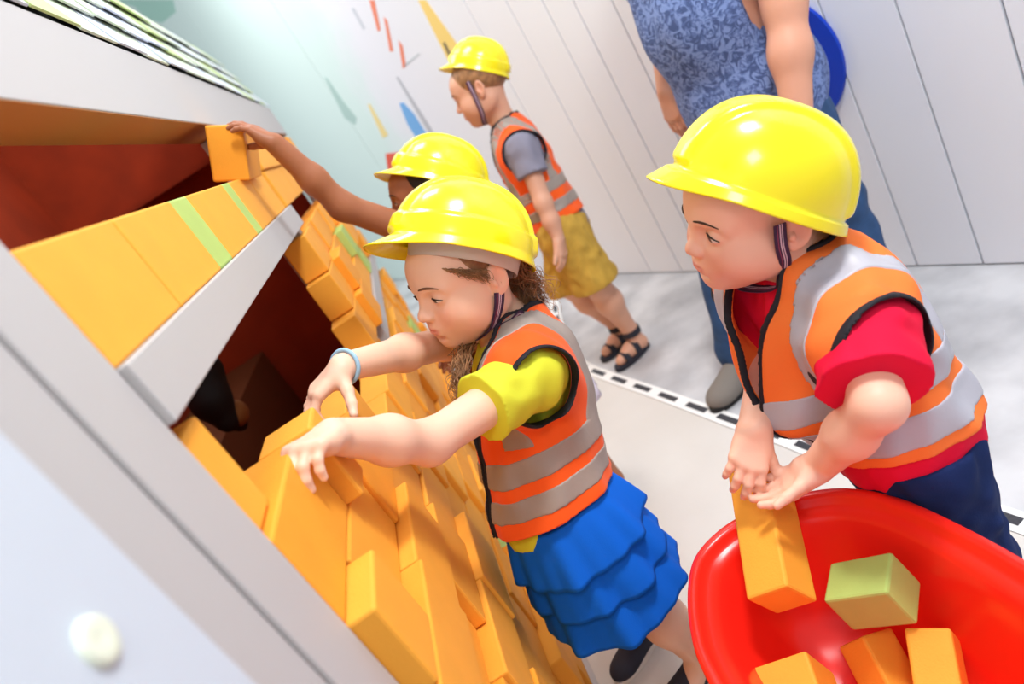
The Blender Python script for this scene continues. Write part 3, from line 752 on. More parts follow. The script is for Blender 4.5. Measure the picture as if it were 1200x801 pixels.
def girl():
    base = V3(.0, 1.10, 0)
    root = empty('person', base, 'child in blue ruffled skirt, lime shirt and orange vest reaching into the brick wall', 'person')
    hc = V3(.029, 1.129, .935); HR = fr((-.90, -.409, .13), (.187, -.05, .981)); s = 1.0
    Pv = V3(-.066, 1.062, .498); Nk = V3(.052, 1.145, .800)
    shL, shR = V3(.028, 1.005, .772), V3(.012, 1.235, .792)
    elL, wrL = V3(-.140, .880, .826), dp(390, 511, .80)
    elR, wrR = dp(522, 402, 1.255), dp(402, 430, 1.005)
    tp, R, A, H = torso_prims(Pv, Nk, (-.93, -.30, 0), 1.0, shL, shR, 1.16)
    P = head_prims(hc, HR, s, Nk-A*.02, .034, chub=1.05, gap=.0040)
    P += tp
    P += chain([shL, elL, elL*.55+wrL*.45, wrL], [.036, .0285, .0295, .0215], .02)
    P += chain([shR, elR, elR*.55+wrR*.45, wrR], [.036, .0285, .0285, .0210], .02)
    # legs
    for hp, kn, an in ((V3(-.055, 1.02, .46), V3(-.02, 1.035, .27), V3(.012, 1.05, .055)), (V3(-.062, 1.105, .46), V3(-.06, 1.16, .27), V3(-.062, 1.215, .055))):
        P += chain([hp, kn, kn*.6+an*.4, an], [.055, .042, .040, .027], .03)
        P += [rc(an, an+V3(-.05, -.02, -.03), .026, .022, .02)]
    # hands resting on the top bricks
    hL, nL = hand_prims(wrL, (-.40, -.80, .34), (-.30, -.25, -.92), (-.42, .85, .1), 1.0, ((.75, .75, .4), (.72, .75, .4), (.75, .7, .4), (.80, .65, .4)), .02, ((.75, .5, .25), .1))
    hR, nR = hand_prims(wrR, cdir(-.66, .70, -.25), (-.25, -.05, -.96), (.55, -.75, -.35), 1.0, ((.45, .75, .45), (.42, .75, .5), (.42, .7, .5), (.40, .7, .5)), .12, ((.30, .75, .55), .12))
    P += hL+hR
    lo, hi = head_box(hc, HR, s); fine = [(lo, hi, .0017)]+[(*pbox(h_, .004), .0017) for h_ in (hL, hR)]
    V, Q = solid(P, .0036, fine)
    body = mesh_obj('body', V, Q, 'skin_girl', root, smooth=True); paint_skin(body, 'skin_girl', [(hc, HR, s)], nL+nR, .55)
    hp_ = head_prims(hc, HR, s, Nk, .034, chub=1.05, gap=.0040)
    eyes(hc, HR, s, root, (0, -.0012), hp_, 'brow_brown', .0015, .0037, .0013)
    # bracelet
    t = unit(wrR-elR); a = unit(np.cross(t, (0, 0, 1))); b = np.cross(t, a); cc = wrR-t*.004
    tube('bracelet', [cc+(a*math.cos(q)+b*math.sin(q))*.0245 for q in np.linspace(0, 2*math.pi, 32, endpoint=False)], .0032, 'band_blue', root, closed=True, seg=8)
    # clothes
    sh, _ = shirt(root, tp, [(shL, elL, .040, .045), (shR, elR, .040, .045)], Pv, R, .010, .003, 'shirt_lime', sleeve=.52, Nk=Nk, H=H, neck_r=.046, hem_tilt=-.45)
    vest(root, tp+[rc(shL, shL*.92+elL*.08, .041, .040, .03), rc(shR, shR*.92+elR*.08, .041, .040, .03)], Pv, R, H, 1.0, shL, shR, Nk, .034, [(.058, .094), (.114, .156)], .0027, ra=.060, flare=.004, vdeep=.45, hem_tilt=-.30, off=.024)
    # skirt: waistband and three ruffled tiers, each sewn under the one above
    top = Pv+V3(.014, .002, .078); ax_dn = unit(V3(-.012, .01, -1)); Fd = unit(V3(-.93, -.30, 0)); Ld = unit(np.cross((0, 0, 1), Fd))
    sk = None; n = 220
    def ring(zd, rl, rf, ruf, ph, kk, seed):
        out = []
        for k in range(n):
            t = 2*math.pi*k/n; w_ = ruf*(.8*math.sin(kk*t+ph+.8*math.sin(2*t+seed))+.6*math.sin((kk*1.7)//1*t+ph*2+seed)+.35*math.sin((kk*2.6)//1*t+seed*3))
            out.append(top+ax_dn*zd+Fd*math.cos(t)*(rf+w_)+Ld*math.sin(t)*(rl+w_))
        return out
    def tier(name, z0, z1, r0, r1, ruf, seed, parent):
        rows = []; m = 14
        for i in range(m):
            t = i/(m-1); zz = z0+(z1-z0)*t+0*t; rr_ = r0+(r1-r0)*(t**.8)
            rows.append(ring(zz*1.07, rr_, rr_*.95, ruf*(t**1.1)+.0016*min(1, t*6), seed*1.3, 7, seed))
        # wavy hem
        for k in range(n):
            tt = 2*math.pi*k/n
            for i in range(m): rows[i][k] = rows[i][k]+ax_dn*(.003*math.sin(3*tt+seed)*(i/(m-1))**2)
        V = [p for r in rows for p in r]; Fc = [[i*n+k, i*n+(k+1) % n, (i+1)*n+(k+1) % n, (i+1)*n+k] for i in range(m-1) for k in range(n)]
        o = mesh_obj(name, V, Fc, 'skirt_blue', parent, smooth=True); md = o.modifiers.new('t', 'SOLIDIFY'); md.thickness = .0022; md.offset = 0
        return o
    sk = tier('skirt', .030, .22, .098, .115, .004, .3, root)
    tier('ruffle', .034, .124, .100, .138, .0045, 1.1, sk); tier('ruffle', .100, .190, .112, .143, .0045, 2.4, sk); tier('ruffle', .170, .256, .120, .149, .0048, 4.2, sk)
    # shoes
    shoe('shoe', V3(.04, 1.06, .005), (-.95, -.25), 1.0, 'shoe_navy', 'sole_white', root); shoe('shoe', V3(-.03, 1.225, .005), (-.85, -.45), 1.0, 'shoe_navy', 'sole_white', root)
    # helmet, strap
    hm, HW = helmet(V3(.048, 1.1247, .976), fr((-.73, .061, .681), (.661, .317, .68)), .97, root, rim=0)
    W = lambda *q: hc+HR @ V3(*q)
    ribbon('chin_strap', catmull([W(.078, -.006, -.028), W(.075, .0, -.045), W(.066, .008, -.066), W(.052, .018, -.085), W(.025, .03, -.098), W(-.02, .03, -.098), W(-.055, .015, -.075), W(-.07, .0, -.02)], 6), [unit(HR @ V3(math.sin(a_), .1, -math.cos(a_)*.9)) for a_ in np.linspace(1.5, -1.5, 43)], .019, 'strap_purple', hm)
    ribbon('chin_strap', catmull([W(.050, .012, -.088), W(.066, -.012, -.085), W(.075, -.028, -.078), W(.066, -.035, -.090), W(.052, -.012, -.098)], 6), HR @ V3(.8, 0, -.5), .012, 'strap_purple', hm)
    # hair
    rg = np.random.default_rng(3)
    hcap = [el(W(0, -.017, .036), (.0735, .0925, .069), HR)]
    lo, hi = bounds(hcap, .02); D, l0, ax = field(hcap, lo, hi, .0025)
    X, Y, Z = np.meshgrid(*ax, indexing='ij'); q = to_local(np.stack([X.ravel(), Y.ravel(), Z.ravel()], 1), hc, HR, s); f_, u_, l_ = q[:, 1], q[:, 2], np.abs(q[:, 0])
    hl = np.where(f_ > .01, -.010+.046*sst(.014, .066, f_), -.010-.045*sst(.01, -.03, f_))
    D = np.maximum(D, (hl-u_).reshape(D.shape)); Vh, Qh = surfnet(D, l0, .0025)
    hair = mesh_obj('hair', relax(Vh, Qh, 2), Qh, 'hair_brown', root, smooth=True)
    paths = []
    for i in range(300):   # loose curls behind the ear
        a = rg.uniform(-.05, .066); st = (a, -.055-.03*math.cos(a*15)+rg.normal()*.006, .005+rg.normal()*.012)
        e1 = (a*.8+rg.normal()*.008, -.088+rg.normal()*.010, -.035+rg.normal()*.01); e2 = (a*.6+.01+rg.normal()*.012, -.100+rg.normal()*.014, -.070+rg.normal()*.014)
        e3 = (a*.5+.01+rg.normal()*.015, -.098+rg.normal()*.018, -.098+rg.normal()*.018); paths.append([W(*st), W(*e1), W(*e2), W(*e3)])
    for i in range(90):    # temple strands in front of the ear and along the brow
        a = rg.uniform(0, 1); st = (.054+.018*a, .060-.060*a, .042-.030*a+rg.normal()*.003); e1 = (.064+.011*a, .046-.058*a, .032-.030*a); e2 = (.0715+.004*a, .024-.036*a, .014-.028*a+rg.normal()*.004)
        paths.append([W(*st), W(*e1), W(*e2)])
    strands('hair_curls', paths, .0008, 'hair_brown', hair, rg, .0045, .03, 8)
    paths = []
    for i in range(120):    # plait-like lock hanging in front of the far shoulder
        j = rg.normal(size=3)*.006
        paths.append([W(-.03, -.03, -.07)+j, W(-.02, .015, -.095)+j, dp(540, 425, 1.12)+j*1.1, dp(541, 455, 1.10)+j*1.4, dp(549, 492, 1.09)+j*1.2])
    strands('hair_lock', paths, .0009, 'hair_brown', hair, rg, .006, .03, 8)
girl()

# ================================================================ wheelbarrow with blocks
mat('barrow_red', (255, 42, 28), .25, spec=.5, noise=.04, nscale=5); mat('rubber', (38, 36, 36), .8); mat('steel', (150, 150, 152), .35, metal=.8)
def barrow():
    root = empty('wheelbarrow', (.18, .45, 0), 'bright red plastic wheelbarrow tub holding foam blocks', 'wheelbarrow')
    far = [fl(*p, .44) for p in [(826, 790), (809, 740), (806, 690), (816, 650), (851, 615), (901, 590), (951, 575.5), (1001, 572.5), (1060, 585.5), (1130, 617.5), (1200, 655.5)]]
    far = [p[:2] for p in far]
    near = [(far[-1][0]+.004, .38), (far[-1][0]-.005, .26), (.30, .15), (.18, .10), (.06, .15), (.0, .26), (-.015, .40), (-.01, .5)]
    loop = [np.array([*p, 0]) for p in far+near]
    n = len(loop); pts = []
    for i in range(n):
        a, b, c, d = [loop[(i+j-1) % n] for j in range(4)]
        for t in np.arange(8)/8: pts.append(.5*((2*b)+(c-a)*t+(2*a-5*b+4*c-d)*t*t+(3*b-a-3*c+d)*t**3))
    N = len(pts); cen = np.array([.175, .47, 0])
    for _ in range(3): pts = [(pts[i-1]+2*pts[i]+pts[(i+1) % N])/4 for i in range(N)]
    nrm = []
    for i in range(N):
        t = unit(pts[(i+1) % N]-pts[i-1]); q = np.array([t[1], -t[0], 0]); nrm.append(q if q.dot(pts[i]-cen) > 0 else -q)
    # profile: (offset outwards, height, scale to centre)
    prof = [(-.004, .405, 1), (.000, .432, 1), (-.002, .440, 1), (-.010, .441, 1), (-.014, .436, 1), (-.017, .428, 1), (-.024, .424, 1), (-.034, .420, 1), (-.038, .414, 1), (-.044, .395, 1), (-.05, .35, .97), (-.055, .30, .93), (-.06, .26, .88), (-.068, .235, .80), (-.085, .222, .66), (-.09, .218, .4), (-.09, .217, .05)]
    V = []
    for o_, z, sc in prof:
        for i in range(N):
            p = cen+(pts[i]-cen)*sc+nrm[i]*o_*(sc if sc < .7 else 1); V.append((p[0], p[1], z))
    Fc = [[r*N+i, r*N+(i+1) % N, (r+1)*N+(i+1) % N, (r+1)*N+i] for r in range(len(prof)-1) for i in range(N)]+[[(len(prof)-1)*N+i for i in range(N)]]
    tub = mesh_obj('tub', V, Fc, 'barrow_red', root, smooth=True)
    bm = bmesh.new(); bm.from_mesh(tub.data); bmesh.ops.recalc_face_normals(bm, faces=bm.faces[:]); bm.to_mesh(tub.data); bm.free()
    md = tub.modifiers.new('t', 'SOLIDIFY'); md.thickness = .004; md.offset = 0
    # frame, wheel and legs below the tub
    for sx in (-1, 1):
        tube('handle', catmull([V3(.175+sx*.05, .70, .13), V3(.175+sx*.11, .45, .205), V3(.175+sx*.15, .15, .30), V3(.175+sx*.16, -.25, .42)], 8), .0125, 'steel', root)
        tube('stand', catmull([V3(.175+sx*.13, .32, .24), V3(.175+sx*.14, .27, .10), V3(.175+sx*.14, .25, .012), V3(.175+sx*.14, .30, .012)], 6), .011, 'steel', root)
    c = V3(.175, .72, .105); bm = bmesh.new()
    V, Fc = tube_geo([c+V3(0, math.cos(a)*.078, math.sin(a)*.078) for a in np.linspace(0, 2*math.pi, 40, endpoint=False)], .022, seg=12, closed=True)
    wh = mesh_obj('wheel', V, Fc, 'rubber', root, smooth=True)
    V, Fc = tube_geo([c+V3(-.016, 0, 0), c+V3(.016, 0, 0)], .062, seg=28); mesh_obj('hub', V, Fc, 'barrow_red', wh)
    V, Fc = tube_geo([c+V3(-.062, 0, .0), c+V3(.062, 0, 0)], .007, seg=12); mesh_obj('axle', V, Fc, 'steel', wh)
    return root
barrow()
def block(O, ax, dims, m, label, bev=.004, group=None):
    """foam block from one corner, three unit edge directions and its size"""
    ax = [unit(a) for a in ax]; bm = box_bm((0, 0, 0), dims, bev, 2)
    for v in bm.verts:
        p = np.asarray(O)+ax[0]*v.co.x+ax[1]*v.co.y+ax[2]*v.co.z; v.co = Vector(p)
    bmesh.ops.recalc_face_normals(bm, faces=bm.faces[:])
    o = bm_obj('foam_brick', bm, m)
    ce = np.mean([np.array(v.co) for v in o.data.vertices], 0); o.data.transform(Matrix.Translation(-Vector(ce))); o.location = Vector(ce)
    return tag(o, label, 'brick', group)
block((.1507, .688, .464), [(-.766, .57, -.297), (.418, .09, -.904), (.488, .817, .307)], (.065, .065, .20), 'foam_yellow', 'long yellow foam brick held upright by a boy in both hands')
GS = .90
block(CO+(V3(.269, .6987, .3435)-CO)*GS, [(.726, .687, .019), (-.655, .701, -.283), (.208, -.193, -.959)], (.07*GS, .1*GS, .07*GS), 'foam_green', 'pale green foam block lying on top in the red wheelbarrow')
# yellow blocks lying in the tub
def blk2(px, d, xd, yd, dims, label, m='foam_yellow'):
    """corner seen at a pixel, two edge directions in camera axes, the third away from the camera"""
    cd = lambda v: CM @ V3(*v)
    x = unit(cd(xd)); y = cd(yd); y = unit(y-x*y.dot(x)); z = np.cross(x, y); z = z if z.dot(CM[:, 2]) > 0 else -z
    return block(dp(*px, d), [x, y, z], dims, m, label)
blk2((1114, 735), .86, (-.80, .22, .55), (.02, .80, -.60), (.052, .17, .07), 'yellow foam brick with its corner up beside the green block')
blk2((1010, 745), .945, (.93, -.12, .30), (.02, .80, -.60), (.052, .17, .06), 'yellow foam brick lying beneath the green block in the wheelbarrow')
blk2((966, 822), .87, (.62, .55, .55), (-.70, .55, .45), (.1, .1, .065), 'yellow foam brick near the rounded nose of the red tub')

# ================================================================ boy at the wheelbarrow
mat('shirt_red', (232, 22, 62), .8, spec=.15, bump=.2, bscale=600); mat('trouser_navy', (30, 46, 92), .85, spec=.12, noise=.12, nscale=30, bump=.3, bscale=400)
mat('vest_orange_b', (255, 128, 58), .7, spec=.2, bump=.3, bscale=700); mat('vest_silver_b', (182, 180, 190), .42, spec=.5, bump=.25, bscale=90)
mat('hair_dark', (40, 30, 26), .6); mat('brow_dark', (70, 48, 38), .8); mat('print_white', (245, 225, 230), .7)
skin_mat('skin_boy', (245, 192, 166), (216, 110, 112), (226, 128, 110))
def trousers(root, hips, knees, anks, Pv, R, res, m, top=.03, wl=.05, amp=.003, s=1.0, r=(.075, .062, .056), off=.006, cutz=None, pel=(.094, .082, .085)):
    P = [el(Pv-R[:, 2]*.01*s, np.array(pel)*s, R, .03)]
    for h_, k_, a_ in zip(hips, knees, anks): P += chain([h_, k_, a_], [r[0]*s, r[1]*s, r[2]*s], .03)
    Cl = Cloth(P, res, wl, amp, pad=.03); l, f, u = tcoords(Cl, Pv, R); cut = u-top
    if cutz is not None: cut = np.maximum(cut, cutz-Cl.Z)
    return Cl.piece('trousers', off, cut, m, root), Cl
def boy():
    root = empty('person', (.47, .82, 0), 'child in red shirt, orange vest and navy trousers bending over the wheelbarrow', 'person')
    hc = V3(.392, .844, .866); HR = fr((-.977, .05, .20), (.188, -.268, .945)); s = 1.0
    Pv = V3(.424, .798, .474); Nk = V3(.428, .838, .742)
    shL, shR = V3(.392, .722, .692), V3(.398, .948, .705)
    elL, wrL = dp(1030, 474, .80), dp(962, 543, .935)
    elR, wrR = dp(912, 396, 1.11), dp(884, 503, .985)
    tp, R, A, H = torso_prims(Pv, Nk, (-.95, .02, -.1), 1.02, shL, shR, 1.05)
    P = head_prims(hc, HR, s, Nk-A*.02, .035, chub=1.15, nose=.9, gap=.0046)
    P += tp
    P += chain([shL, elL, elL*.55+wrL*.45, wrL], [.036, .0270, .029, .0225], .02)
    P += chain([shR, elR, elR*.55+wrR*.45, wrR], [.038, .031, .031, .0235], .02)
    hips = [Pv+R @ V3(q*.048, 0, -.03) for q in (1, -1)]; knees = [V3(.420, .755, .25), V3(.425, .86, .25)]; anks = [V3(.440, .755, .05), V3(.445, .87, .05)]
    for h_, k_, a_ in zip(hips, knees, anks):
        P += chain([h_, k_, a_], [.06, .045, .028], .03); P += [rc(a_, a_+V3(-.05, 0, -.025), .025, .022, .02)]
    hR, nR = hand_prims(wrR, cdir(-.28, .9, -.25), cdir(.1, .35, .9), cdir(1, .2, 0), .98, ((.35, .55, .4), (.30, .5, .4), (.3, .5, .4), (.35, .5, .4)), .16, ((.75, .62, .25), -.05))
    hL, nL = hand_prims(wrL, cdir(-.66, .60, .45), cdir(-.35, -.75, -.45), cdir(-.1, .4, -.9), .98, ((.15, .3, .3), (.15, .3, .3), (.15, .3, .3), (.15, .3, .3)), .10, ((.80, .50, .30), .05))
    P += hR+hL
    lo, hi = head_box(hc, HR, s); fine = [(lo, hi, .0017)]+[(*pbox(h_, .004), .0017) for h_ in (hL, hR)]
    V, Q = solid(P, .0038, fine)
    body = mesh_obj('body', V, Q, 'skin_boy', root, smooth=True); paint_skin(body, 'skin_boy', [(hc, HR, s)], nL+nR, .5)
    hp_ = head_prims(hc, HR, s, Nk, .035, chub=1.15, nose=.9, gap=.0046)
    eyes(hc, HR, s, root, (0, -.001), hp_, 'brow_dark', .0012, .0050, .0012)
    sh, Cl = shirt(root, tp, [(shL, elL, .043, .050), (shR, elR, .043, .050)], Pv, R, -.040, .003, 'shirt_red', sleeve=.76, Nk=Nk, H=H, neck_r=.050, amp=.0024, off=.013)
    v, _ = vest(root, tp+[rc(shL, shL*.90+elL*.10, .044, .042, .03), rc(shR, shR*.90+elR*.10, .044, .042, .03)], Pv, R, H, 1.02, shL, shR, Nk, .012, [(.030, .076), (.098, .142)], .0027, ra=.066, amp=.0042, wl=.08, off=.021, vdeep=.50, front_gap=.002, m_o='vest_orange_b', m_s='vest_silver_b', sband=(.066, .104), hem_tilt=.06, vw=.042, neck_r=.05, extra=[rc(V3(.375, .855, .70), V3(.332, .84, .60), .06, .046, .05)])
    # white cursive print across the chest of the shirt
    G = []
    for row, (uu, l0, l1) in enumerate([(.74, -.028, .022), (.68, -.032, .024), (.62, -.028, .020)]):
        pts = np.array([Pv+R @ V3(l0+(l1-l0)*t+.0022*math.sin(t*40+row), .16, uu*H+.0038*math.sin(t*31+row*2)*math.cos(t*9+row)) for t in np.linspace(0, 1, 70)])
        G.append(tube_geo(list(march(tp, pts, -R[:, 1], .0145)), .0011, seg=5))
    mesh_obj('shirt_print', *merge_geo(G), 'print_white', sh, smooth=True, kind='stuff')
    trousers(root, hips, knees, anks, Pv, R, .0032, 'trouser_navy', top=-.012, r=(.064, .056, .050), pel=(.088, .078, .085))
    for a_ in anks: shoe('shoe', V3(a_[0]+.02, a_[1], .005), (-1, 0), 1.05, 'shoe_navy', 'sole_white', root)
    W = lambda *q: hc+HR @ V3(*q)
    hm, HW = helmet(V3(.398, .838, .886), fr((-.57, .30, .765), (.73, -.14, .67)), .98, root, rim=0, style=1, peak=.018, band=False)
    ribbon('chin_strap', catmull([W(.079, .012, .012), W(.077, .010, -.02), W(.070, .002, -.05), W(.060, .0, -.075), W(.052, .004, -.097), W(.030, .025, -.104), W(.0, .038, -.103), W(-.04, .02, -.09), W(-.072, .006, -.04)], 6), [unit(HR @ V3(math.sin(a_), .1, -math.cos(a_)*.9)) for a_ in np.linspace(1.6, -1.4, 49)], .016, 'strap_purple', hm)
    # cropped hair under the helmet
    hcap = [el(W(0, -.017, .036), (.0725, .0905, .0685), HR)]
    lo, hi = bounds(hcap, .02); D, l0, ax = field(hcap, lo, hi, .0028)
    X, Y, Z = np.meshgrid(*ax, indexing='ij'); q = to_local(np.stack([X.ravel(), Y.ravel(), Z.ravel()], 1), hc, HR, s); f_, u_ = q[:, 1], q[:, 2]
    hl = np.where(f_ > .01, .022+.023*sst(.01, .05, f_), .022-.06*sst(.01, -.04, f_))
    D = np.maximum(D, (hl-u_).reshape(D.shape)); Vh, Qh = surfnet(D, l0, .0028)
    mesh_obj('hair', relax(Vh, Qh, 2), Qh, 'hair_dark', root, smooth=True)
boy()

# ================================================================ people further back
skin_mat('skin_tan', (166, 104, 72), (150, 80, 70), (160, 92, 70)); skin_mat('skin_light', (222, 168, 140), (205, 120, 110), (222, 140, 120)); skin_mat('skin_adult', (214, 156, 130), (190, 100, 95), (214, 130, 110))
mat('lilac_cloth', (226, 214, 226), .85, bump=.2, bscale=500); mat('shirt_grey', (138, 136, 152), .85, bump=.2, bscale=500); mat('khaki', (196, 156, 62), .85, noise=.1, nscale=25, bump=.3, bscale=300)
mat('sandal', (44, 44, 54), .75); mat('jeans', (44, 76, 118), .85, noise=.12, nscale=40, bump=.3, bscale=400); mat('boot_grey', (128, 120, 112), .8)
def cap_hair(root, hc, HR, s, m, res, low=-.05, front=.035, grow=.0, side=.0):
    W = lambda *q: hc+HR @ (V3(*q)*s)
    hcap = [el(W(0, -.017, .036), np.array([.0745+grow, .0925+grow, .070+grow])*s, HR)]
    lo, hi = bounds(hcap, .02); D, l0, ax = field(hcap, lo, hi, res)
    X, Y, Z = np.meshgrid(*ax, indexing='ij'); q = to_local(np.stack([X.ravel(), Y.ravel(), Z.ravel()], 1), hc, HR, s); f_, u_ = q[:, 1], q[:, 2]
    hl = np.where(f_ > .01, side+(front-side)*sst(.01, .055, f_), side+(low-side)*sst(.01, -.03, f_))
    D = np.maximum(D, s*(hl-u_).reshape(D.shape)); V, Q = surfnet(D, l0, res); return mesh_obj('hair', relax(V, Q, 2), Q, m, root, smooth=True)
def reaching_child():
    root = empty('person', (.1, 1.75, 0), 'child in yellow helmet reaching one bare arm up to set a brick under the eave', 'person')
    hc = dp(499, 228, 1.68); HR = fr((-.93, .08, .30), (.3, .05, .95)); s = .92
    Pv = V3(.065, 1.765, .56); Nk = V3(.105, 1.752, .885); shL, shR = V3(.03, 1.652, .925), V3(.10, 1.865, .85)
    elL, wrL = dp(402, 242, 1.52), dp(322, 168, 1.42); elR, wrR = V3(.04, 1.89, .70), V3(-.06, 1.85, .62)
    tp, R, A, H = torso_prims(Pv, Nk, (-.97, -.1, 0), 1.02, shL, shR)
    P = head_prims(hc, HR, s, Nk-A*.02, .034, gap=.003)+tp+chain([shL, elL, elL*.55+wrL*.45, wrL], [.037, .0290, .0275, .021], .02)+chain([shR, elR, wrR], [.036, .028, .021], .02)
    for q in (1, -1):
        h_ = Pv+R @ V3(q*.05, 0, -.03); k_ = h_+V3(.0, 0, -.25); a_ = h_+V3(.02, 0, -.47); P += chain([h_, k_, a_], [.062, .044, .028], .03); P += [rc(a_, a_+V3(-.06, 0, -.03), .026, .022, .02)]
        shoe('shoe', V3(a_[0]+.02, a_[1], .005), (-1, 0), 1.05, 'shoe_navy', 'sole_white', root)
    hL, nL = hand_prims(wrL, cdir(-.86, -.50, -.05), cdir(-.25, .85, .25), cdir(.0, -.2, .9), 1.0, ((.25, .4, .3), (.15, .3, .3), (.2, .35, .3), (.25, .4, .3)), .12, ((.6, .3, .55), .1))
    hR, nR = hand_prims(wrR, (-.8, 0, -.5), (0, -1, 0), (-.4, 0, .9), 1.0); P += hL+hR
    lo, hi = head_box(hc, HR, s); V, Q = solid(P, .0042, [(lo, hi, .0024), (*pbox(hL, .004), .0022)])
    body = mesh_obj('body', V, Q, 'skin_tan', root, smooth=True); paint_skin(body, 'skin_tan', [(hc, HR, s)], nL, .3)
    eyes(hc, HR, s, root, (0, 0), head_prims(hc, HR, s, Nk, .034), 'brow_dark', .0014, .004)
    shirt(root, tp, [(shL, elL, .040, .045), (shR, elR, .040, .045)], Pv, R, -.05, .004, 'lilac_cloth', sleeve=.28, Nk=Nk, H=H, neck_r=.047)
    vest(root, tp, Pv, R, H, 1.02, shL, shR, Nk, .01, [(.034, .072), (.094, .138)], .0038, ra=.064, off=.02)
    # pale skirt
    n = 120; rows = []; m = 12
    for i in range(m):
        t = i/(m-1); rr = .112+.012*t; rows.append([Pv+V3(0, 0, .05-.30*t)+V3(math.cos(a), math.sin(a), 0)*(rr+.006*t*math.sin(11*a)) for a in np.linspace(0, 2*math.pi, n, endpoint=False)])
    sk = mesh_obj('skirt', [p for r in rows for p in r], [[i*n+k, i*n+(k+1) % n, (i+1)*n+(k+1) % n, (i+1)*n+k] for i in range(m-1) for k in range(n)], 'lilac_cloth', root, smooth=True)
    md = sk.modifiers.new('t', 'SOLIDIFY'); md.thickness = .002
    helmet(dp(514, 214, 1.68), fr((-.66, .05, .75), (.74, .20, .64)), .96, root, rim=0)
    cap_hair(root, hc, HR, s, 'hair_dark', .003, -.055, .035)
reaching_child()
block(dp(239, 147, 1.40), [(.875, 0, -.484), (-.484, 0, -.875), (.0, 1, .0)], (.0725, .111, .2), 'foam_amber', 'yellow foam brick set tilted on the upper row under a reaching hand')

